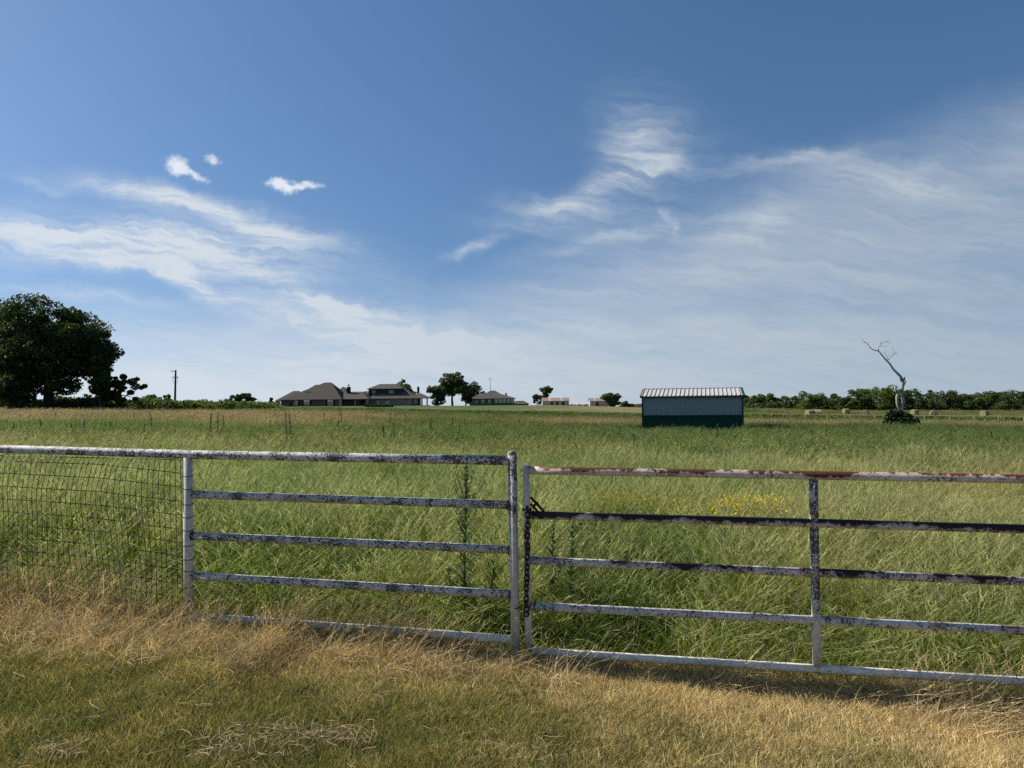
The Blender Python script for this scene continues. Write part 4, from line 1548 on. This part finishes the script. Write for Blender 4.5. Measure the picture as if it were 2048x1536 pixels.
def scatter(name, label, cat, variants, P, rotz, scl, tint, tilt=None):
    """one object whose points carry grass tufts"""
    coll = bpy.data.collections.new(name + '_tufts')
    for i, me in enumerate(variants):
        coll.objects.link(bpy.data.objects.new('%s_tuft_%02d' % (name, i), me))
    n = len(P)
    me = bpy.data.meshes.new(name)
    me.vertices.add(n)
    me.vertices.foreach_set('co', np.asarray(P, np.float32).ravel())
    rot = np.zeros((n, 3), np.float32)
    rot[:, 2] = rotz
    if tilt is not None: rot[:, :2] = tilt
    def put(nm, ty, arr, key):
        a = me.attributes.new(nm, ty, 'POINT'); a.data.foreach_set(key, np.ascontiguousarray(arr).ravel())
    put('rot', 'FLOAT_VECTOR', rot, 'vector')
    put('scl', 'FLOAT_VECTOR', np.asarray(scl, np.float32), 'vector')
    put('tint', 'FLOAT', np.asarray(tint, np.float32), 'value')
    put('pick', 'INT', rng.integers(0, len(variants), n).astype(np.int32), 'value')
    o = link(name, me)
    tag(o, label, cat, kind='stuff')
    ng = bpy.data.node_groups.new(name + '_scatter', 'GeometryNodeTree')
    ng.interface.new_socket('Geometry', in_out='INPUT', socket_type='NodeSocketGeometry')
    ng.interface.new_socket('Geometry', in_out='OUTPUT', socket_type='NodeSocketGeometry')
    N, Lk = ng.nodes, ng.links
    gi, go = N.new('NodeGroupInput'), N.new('NodeGroupOutput')
    ci = N.new('GeometryNodeCollectionInfo')
    ci.inputs['Collection'].default_value = coll
    ci.inputs['Separate Children'].default_value = True
    ci.inputs['Reset Children'].default_value = True
    iop = N.new('GeometryNodeInstanceOnPoints')
    iop.inputs['Pick Instance'].default_value = True
    def attr(nm, dt):
        a = N.new('GeometryNodeInputNamedAttribute'); a.data_type = dt; a.inputs['Name'].default_value = nm
        return a.outputs['Attribute']
    e2r = N.new('FunctionNodeEulerToRotation')
    Lk.new(attr('rot', 'FLOAT_VECTOR'), e2r.inputs[0])
    Lk.new(gi.outputs[0], iop.inputs['Points'])
    Lk.new(ci.outputs[0], iop.inputs['Instance'])
    Lk.new(attr('pick', 'INT'), iop.inputs['Instance Index'])
    Lk.new(e2r.outputs[0], iop.inputs['Rotation'])
    Lk.new(attr('scl', 'FLOAT_VECTOR'), iop.inputs['Scale'])
    Lk.new(iop.outputs[0], go.inputs[0])
    md = o.modifiers.new('scatter', 'NODES')
    md.node_group = ng
    return o


def wedge(D0, D1, per_m2, tmax=.84, seed=0):
    r = np.random.default_rng(seed)
    n = int((D1 ** 2 - D0 ** 2) * tmax * per_m2)
    D = np.sqrt(r.uniform(D0 ** 2, D1 ** 2, n))
    t = r.uniform(-tmax, tmax, n)
    return t * D, D


def px_of(x, y):
    return 1024 + F * x / y


def field_tint(x, y):
    """0 lush green .. 1 dry, by place in the pasture"""
    n1 = fbm(x * .16, y * .16, 21); n2 = fbm(x * .55, y * .4, 22); n3 = fbm(x * .06, y * .035, 23)
    px = px_of(x, y)
    t = .34 + .60 * (n1 - .5) + .40 * (n2 - .5) + .45 * (n3 - .5) + .45 * (fbm(x * 1.5, y * 1.1, 27, 2) - .5)
    sm = lambda a, b, v: np.clip((v - a) / (b - a), 0, 1) ** 2 * (3 - 2 * np.clip((v - a) / (b - a), 0, 1))
    # greener belt across the middle distance
    t -= .42 * sm(20 + 8 * (n1 - .5), 27 + 8 * (n1 - .5), y) * (1 - np.where(px < 760 + 300 * (n1 - .5), sm(34, 42, y), sm(50, 60, y)))
    t += .16 * sm(9, 13, y) * (1 - sm(18, 24, y)) * (n3 > .42)
    # tan stand at the left
    t += .55 * sm(33, 44, y) * (1 - sm(88, 98, y)) * (1 - sm(620, 900, px))
    t += .22 * sm(36, 48, y) * (1 - sm(60, 80, y)) * sm(560, 700, px) * (1 - sm(900, 1200, px)) * (n2 > .45)
    # pale strip beyond the shed
    t += .55 * sm(58, 64, y) * (1 - sm(80, 88, y)) * sm(980, 1120, px)
    # green bank in front of the far fence
    t -= .25 * sm(90, 96, y) * (1 - sm(112, 125, y))
    t += .22 * sm(112, 135, y) * sm(1450, 1550, px)
    # brighter yellow green just behind the gate at the right
    t += .10 * sm(1150, 1800, px) * (1 - sm(12, 22, y))
    return np.clip(t, -.1, 1.1)


def keep_field(x, y):
    px = px_of(x, y)
    ok = y > fence_y(x) + .10
    # shed
    ok &= ~((x > 9.0) & (x < 18.5) & (y > 48.9 - .26 * (x - 13)) & (y < 56))
    # lawn and houses
    ok &= ~((y > 127) & (px > 560) & (px < 1300))
    return ok


M['mid_seed'] = grass_mat('middle_seed_head', (.26, .28, .11), (.15, .20, .06), (.38, .32, .17), .45, (1.15, 1.1, .9))
tall = [blade_mesh('tall_%d' % i, 34, .15, .16, .52, .0082, .20, .55, 3, [M['tall'], M['seed']], 300 + i, 4, 1.22, leanx=.09) for i in range(6)]
midg = [blade_mesh('mid_%d' % i, 60, .30, .20, .52, .015, .20, .5, 2, [M['mid'], M['mid_seed']], 330 + i, 5, 1.2, leanx=.10) for i in range(5)]
fard = [blade_mesh('far_%d' % i, 80, .70, .20, .50, .030, .2, .6, 2, [M['far'], M['far_seed']], 350 + i, 6, 1.15, leanx=.25) for i in range(4)]
vfar = [blade_mesh('vfar_%d' % i, 80, 1.4, .20, .52, .06, .2, .6, 2, [M['far'], M['far_seed']], 370 + i, 5, 1.15, leanx=.25) for i in range(4)]


def lay(name, label, variants, bands, seed, hs=1.0):
    X = []; Y = []
    for i, (D0, D1, dn) in enumerate(bands):
        x, y = wedge(D0, D1, dn, 1.12 if D1 < 20 else .90, seed=seed + i)
        X.append(x); Y.append(y)
    x = np.concatenate(X); y = np.concatenate(Y)
    k = keep_field(x, y)
    x, y = x[k], y[k]
    t = field_tint(x, y)
    r = np.random.default_rng(seed + 50)
    n = len(x)
    hgt = (.30 + .75 * fbm(x * .5, y * .4, 31) + .70 * fbm(x * 1.7, y * 1.3, 33, 2)) * r.uniform(.75, 1.2, n) * hs
    # shorter just in front of the shed
    hgt *= np.where((y > 36) & (y < 52) & (x > 7) & (x < 19), .62, 1.0)
    # shorter just behind the fence
    fd = y - fence_y(x)
    hgt *= np.clip(.45 + fd * .40, .5, 1.0)
    scl = np.stack([r.uniform(.85, 1.2, n)] * 2 + [hgt], 1)
    z = gza(x, y)
    rz = r.normal(0, 2.0, n)
    return scatter(name, label, 'grass', variants, np.stack([x, y, z], 1), rz, scl, t + r.normal(0, .10, n))


lay('field_grass', 'tall green pasture grass just behind the fence and gate', tall, [(4.0, 9, 120), (9, 16, 60)], 400)
lay('middle_grass', 'tall green and straw coloured grass across the middle pasture', midg, [(14, 26, 26), (26, 42, 14)], 410)
lay('distant_grass', 'pasture grass in tan and green bands round the metal shed', fard, [(40, 70, 5.0), (70, 100, 2.4)], 420, 1.0)
lay('far_grass', 'far grass towards the wood and the hedge', vfar, [(96, 150, .7), (150, 300, .16)], 430, .8)

# ---- verge: mown grass, dry strip, thatch
lawn = [blade_mesh('lawn_%d' % i, 20, .055, .028, .080, .0042, .35, .9, 2, [M['lawn']], 500 + i, leanx=.12) for i in range(6)]
dryt = [blade_mesh('dry_%d' % i, 32, .09, .08, .26, .0042, .36, .8, 3, [M['straw'], M['straw']], 520 + i, 3, 1.15, leanx=.22) for i in range(5)]


def verge():
    r = np.random.default_rng(77)
    n = 70000
    y = np.sqrt(r.uniform(2.0 ** 2, 5.9 ** 2, n)); x = r.uniform(-1.15, 1.15, n) * y
    fd = fence_y(x) - y                     # metres in front of the fence
    k = fd > -.25
    x, y, fd = x[k], y[k], fd[k]
    n = len(x)
    g = fbm(x * 1.1, y * 1.1, 61); g2 = fbm(x * 4.5, y * 4.5, 62)
    # dry near the fence and towards the right, greener towards the camera on the left
    dry = .66 + .40 * np.exp(-(np.clip(fd - .1, 0, 9) / .55) ** 2) + .16 * np.clip(x / 2.2, -1, 1) - .12 * np.clip((fd - .9) / .6, 0, 1) * (x < .6) + .8 * (g - .5) + .5 * (g2 - .5) - .10
    dry += .12 * (x > .2) * np.exp(-(fd / 1.1) ** 2)
    h = r.uniform(.7, 1.25, n) * (.75 + .6 * g)
    scl = np.stack([r.uniform(.9, 1.2, n)] * 2 + [h], 1)
    z = gza(x, y) + (fbm(x * 2.1, y * 2.1, 5) - .5) * .06
    scatter('verge_grass', 'short mown verge grass, green and tan, along the bottom of the picture', 'grass', lawn, np.stack([x, y, z], 1),
            r.uniform(0, 6.28, n), scl, dry + r.normal(0, .14, n))
    # dry strip along the foot of the fence
    n = 2600
    x = r.uniform(-6.2, 4.8, n)
    f = np.abs(r.normal(.16, .20, n)) * np.where(x < -1.6, 1.5, 1.0) - .06
    y = fence_y(x) - f
    pn = fbm(x * 1.6, y * 2.5, 64)
    keep = (pn + np.where(x < -1.3, .28, 0)) > r.uniform(.35, .75, n)
    x, y, f, pn = x[keep], y[keep], f[keep], pn[keep]
    n = len(x)
    h = r.uniform(.6, 1.15, n) * np.where(x < -1.5, 1.0, .62) * (.75 + .6 * pn) * np.clip(1.25 - f * 1.1, .35, 1.1)
    scl = np.stack([r.uniform(.9, 1.3, n)] * 2 + [h], 1)
    tl = r.normal(0, .28, (n, 2))
    scatter('dry_grass', 'straw coloured dead grass bunched along the foot of the fence and gate', 'grass', dryt, np.stack([x, y, gza(x, y)], 1),
            r.normal(0, .9, n), scl, r.uniform(.2, 1, n), tl)


verge()


def thatch():
    """loose cut straw lying on the verge and in heaps under the rails"""
    r = np.random.default_rng(88)
    spots = []
    def heap(px, py, nst, rx, ry, hz, lift=0.03):
        p = hit(px, py, 2.2, 8)
        spots.append((p.x, p.y, int(nst * .5), rx * 1.7, ry * 2.0, hz * .6))
    for px, py, nst, rx, ry, hz in ((540, 1500, 420, .20, .07, .05), (470, 1525, 300, .12, .06, .05), (640, 1478, 260, .16, .05, .04), (130, 1515, 170, .08, .05, .04), (390, 1425, 70, .16, .06, .02),
                                    (710, 1490, 130, .09, .05, .03), (1050, 1520, 130, .10, .05, .03), (760, 1400, 60, .1, .06, .02), (180, 1440, 50, .12, .06, .02),
                                    (1750, 1400, 520, .20, .08, .06), (1640, 1380, 260, .22, .07, .05), (1560, 1390, 160, .2, .06, .04), (800, 1275, 420, .35, .09, .05),
                                    (930, 1300, 460, .28, .10, .06), (700, 1262, 300, .3, .08, .05), (1180, 1340, 260, .3, .08, .05), (1350, 1360, 240, .3, .08, .05), (200, 1240, 420, .5, .10, .07), (70, 1235, 360, .4, .10, .07), (300, 1235, 300, .3, .08, .07), (500, 1260, 260, .3, .08, .06),
                                    (1900, 1420, 260, .25, .08, .05), (1960, 1450, 160, .2, .1, .04)):
        heap(px, py, nst, rx, ry, hz)
    for i in range(230):
        yy = r.uniform(2.5, 4.6); xx = r.uniform(-.8, .8) * yy
        spots.append((xx, yy, 3, .12, .08, .02))
    V = []; Fc = []
    for sx, sy, nst, rx, ry, hz in spots:
        for k in range(nst):
            cx = sx + r.normal(0, rx * .55); cy = sy + r.normal(0, ry * .6)
            g0 = math.exp(-(((cx - sx) / rx) ** 2 + ((cy - sy) / ry) ** 2))
            cz = gz(cx, cy) + .034 + hz * g0 * r.uniform(.2, 1.1)
            az = r.normal(.35, .9) + (math.pi if r.uniform() < .5 else 0); L = r.uniform(.03, .13); pt = r.normal(.05, .40); cu = r.normal(0, .6)
            w = r.uniform(.0004, .0008)
            b0 = len(V)
            d = np.array([math.cos(az), math.sin(az)])
            for i in range(4):
                t = i / 3 - .5
                a2 = az + cu * t
                p = (cx + math.cos(a2) * L * t, cy + math.sin(a2) * L * t, cz + math.sin(pt) * L * t + .02 * (0.25 - t * t))
                V.append((p[0] - d[1] * w, p[1] + d[0] * w, p[2] - w * .4)); V.append((p[0] + d[1] * w, p[1] - d[0] * w, p[2] + w * .8))
            for i in range(3):
                a = b0 + 2 * i
                Fc.extend((a, a + 1, a + 3, a + 2))
    m, t, b = mat('loose_straw')
    g = t.node('ShaderNodeNewGeometry')
    c = t.mix(g.outputs['Random Per Island'], (.32, .20, .10), (.52, .37, .20))
    t.l.new(c, b.inputs['Base Color'])
    b.inputs['Roughness'].default_value = .7
    o = link('cut_straw', np_mesh('cut_straw', np.array(V), np.array(Fc), 4, m))
    tag(o, 'loose cut straw in heaps and single stalks on the verge', 'straw', kind='stuff')


thatch()


# ---- yellow flowers in the pasture
def flowers():
    r = np.random.default_rng(91)
    P = []
    for px, py, n, sx, sy in ((1260, 1003, 130, 34, 6), (1225, 998, 50, 14, 4), (1300, 1012, 60, 40, 5), (1500, 1010, 170, 42, 6), (1460, 1022, 70, 60, 7), (1400, 1018, 40, 60, 6), (1560, 1005, 20, 20, 5), (1450, 890, 60, 150, 6), (1200, 893, 60, 40, 5)):
        for i in range(int(n * 2.2)):
            p = hit(px + r.normal(0, sx), py + r.normal(0, sy), 5, 60, .50)
            P.append((p.x, p.y, p.z + r.uniform(-.03, .06)))
    P = np.array(P)
    big = np.repeat(P, 5, 0) + r.normal(0, .018, (len(P) * 5, 3))
    o = leaf_obj('yellow_flowers', big, .030, M['flower'], None, 92, 0.6, 1.2)
    tag(o, 'patches of small yellow wildflowers among the grass behind the gate', 'flowers', kind='stuff')


flowers()


# ------------------------------------------------------------------ weeds
def weed_parts(h, nleaf, leaf, seed, top_branch=0, spread=.9, w=.008, lean=0.0, sr=1.0):
    r = np.random.default_rng(seed)
    stem = MB()
    cx = [(lean * h * t * t + .012 * math.sin(t * 5 + seed), .01 * math.sin(t * 4), h * t) for t in np.linspace(0, 1, 8)]
    stem.tube([(cx[0][0], cx[0][1], -.03)] + cx[1:], list(np.linspace(.0055, .0016, 8) * (h ** .5) * sr), 5)
    V = []; Fc = []
    def at_t(t):
        i = min(6, int(t * 7)); f = t * 7 - i
        return np.array(cx[i]) * (1 - f) + np.array(cx[i + 1]) * f
    def lf(p, az, L, el, droop, ww):
        b0 = len(V)
        d = np.array([math.cos(az), math.sin(az), 0]); s = np.array([-d[1], d[0], 0])
        for i in range(4):
            t = i / 3
            e = el - droop * t
            q = p + d * L * t * math.cos(e) + np.array([0, 0, L * t * math.sin(e)])
            wd = ww * (1.0, 1.3, .9, .15)[i] * .5
            V.append(q - s * wd); V.append(q + s * wd)
        for i in range(3):
            a = b0 + 2 * i; Fc.extend((a, a + 1, a + 3, a + 2))
    for k in range(nleaf):
        t = .12 + .85 * (k + r.uniform()) / nleaf
        L = leaf * (1.15 - .65 * t) * r.uniform(.6, 1.2)
        lf(at_t(t), k * 2.4 + r.uniform(-.4, .4), L, r.uniform(.35, 1.05), r.uniform(.2, .9) * spread, w * r.uniform(.7, 1.2))
    for k in range(top_branch):
        t = r.uniform(.62, .82)
        p = at_t(t); az = r.uniform(0, 6.28); L = h * r.uniform(.14, .34); el = r.uniform(.85, 1.25)
        d = np.array([math.cos(az) * math.cos(el), math.sin(az) * math.cos(el), math.sin(el)])
        e = p + d * L
        stem.tube([p, p + d * L * .5 + np.array([0, 0, -.01]), e], [.0022, .0017, .001], 4)
        for j in range(7):
            q = p + d * L * (j + 1) / 7.5
            lf(q, r.uniform(0, 6.28), leaf * .30, r.uniform(.4, 1.1), .3, w * .45)
    return stem, (np.array(V), np.array(Fc))


def weed(label, px, ytop, ybase, seed, D=None, nleaf=60, leaf=.10, top_branch=0, group=None, w=.013, lean=0.0, hmul=1.0):
    if D is None:
        p = hit(px, ybase, 5.0, 100); D = p.y
    x = at(px, ybase, D).x
    g = gz(x, D)
    h = max(.35, (at(px, ytop, D).z - g) * hmul)
    s = thing('weed', label, 'weed', (x, D, g), random.uniform(0, 6), group)
    st, (V, Fc) = weed_parts(h, nleaf, leaf, seed, top_branch, w=w, lean=lean, sr=max(1.0, D / 14))
    st.build('stem', M['weed'], s)
    link('foliage', np_mesh('foliage', V, Fc, 4, M['weed']), s)


weed('tallest leafy weed, standing up behind the white fence rails near the end post', 934, 922, 1290, 1, 4.98, 170, .17, 18, w=.013)
weed('shorter bushy weed at the foot of the tallest leafy weed', 900, 1130, 1260, 2, 5.0, 60, .13, 0, w=.014)
weed('spreading low weed sprawling beside the end post', 985, 1120, 1285, 3, 4.9, 70, .16, 6, w=.009)
weed('leafy weed between fence rails, left of a matching one', 575, 1075, 1175, 4, 6.6, 50, .12, 0, w=.014)
weed('leafy weed between fence rails, right of a matching one', 618, 1070, 1175, 5, 6.5, 55, .13, 0, w=.014)
weed('leafy weed behind the gate, nearest to its chained end', 1108, 1035, 1230, 6, 5.3, 90, .13, 0, w=.016)
weed('leafy weed behind the gate, second from its chained end', 1146, 1040, 1260, 7, 5.1, 95, .14, 0, w=.016)
weed('short dark seed stalk just right of the corner brace of the gate', 1204, 988, 1060, 8, 8.2, 40, .05, 0, w=.016)
weed('dark weed stalk behind the gate, left of its middle upright', 1557, 988, 1080, 9, 8.4, 46, .07, 0)
weed('dark weed seen between top gate rails, right of its middle upright', 1665, 935, 1010, 10, 9.5, 46, .08, 0)
weed('taller faint weed between top gate rails, second right of the upright', 1731, 955, 1040, 11, 9.2, 46, .08, 0)
weed('weed behind the gate low right of its middle upright', 1798, 1160, 1260, 12, 5.6, 46, .09, 0)
stalks = [(28, 842, 885), (83, 838, 888), (145, 846, 890), (168, 838, 896), (268, 822, 858), (305, 822, 872), (286, 845, 905), (422, 826, 892), (436, 824, 894), (446, 830, 878),
          (540, 840, 880), (552, 818, 846), (572, 822, 905), (580, 826, 904), (648, 824, 858), (660, 836, 868), (685, 812, 872), (676, 838, 892), (782, 826, 862), (812, 828, 858),
          (785, 842, 895), (768, 850, 905), (860, 832, 892), (905, 834, 872), (921, 846, 885), (929, 836, 866), (790, 815, 840), (733, 828, 850), (1040, 838, 862), (1240, 850, 900),
          (1268, 865, 925), (1402, 850, 900), (1436, 848, 902), (1395, 866, 900), (1566, 868, 900), (1592, 872, 898), (1624, 856, 893), (1652, 858, 905), (1560, 880, 915),
          (1692, 846, 864), (1701, 842, 864), (1713, 846, 866), (1684, 844, 862), (1724, 846, 864), (1742, 850, 874), (1776, 856, 880), (1840, 852, 880), (1862, 854, 878), (1900, 858, 886),
          (1710, 878, 915), (1760, 880, 915), (1930, 870, 905), (1985, 862, 900), (1150, 862, 900), (1330, 868, 902), (990, 866, 900), (350, 850, 890), (220, 840, 876), (110, 824, 848), (620, 830, 852)]
cnt = {}
for i, (px, a, b) in enumerate(sorted(stalks)):
    zone = ('left of the white post' if px < 372 else 'between white post and end post' if px < 1020 else
            'between end post and shed' if px < 1284 else 'before the metal shed' if px < 1487 else 'right of the metal shed')
    cnt[zone] = cnt.get(zone, 0) + 1
    weed('thin dark weed stalk, %s from left %s' % (ORD[cnt[zone] - 1], zone), px, a, b, 40 + i, None, 90, .15, 0,
         'weed stalks in the pasture', w=.034, lean=random.uniform(-.12, .12))
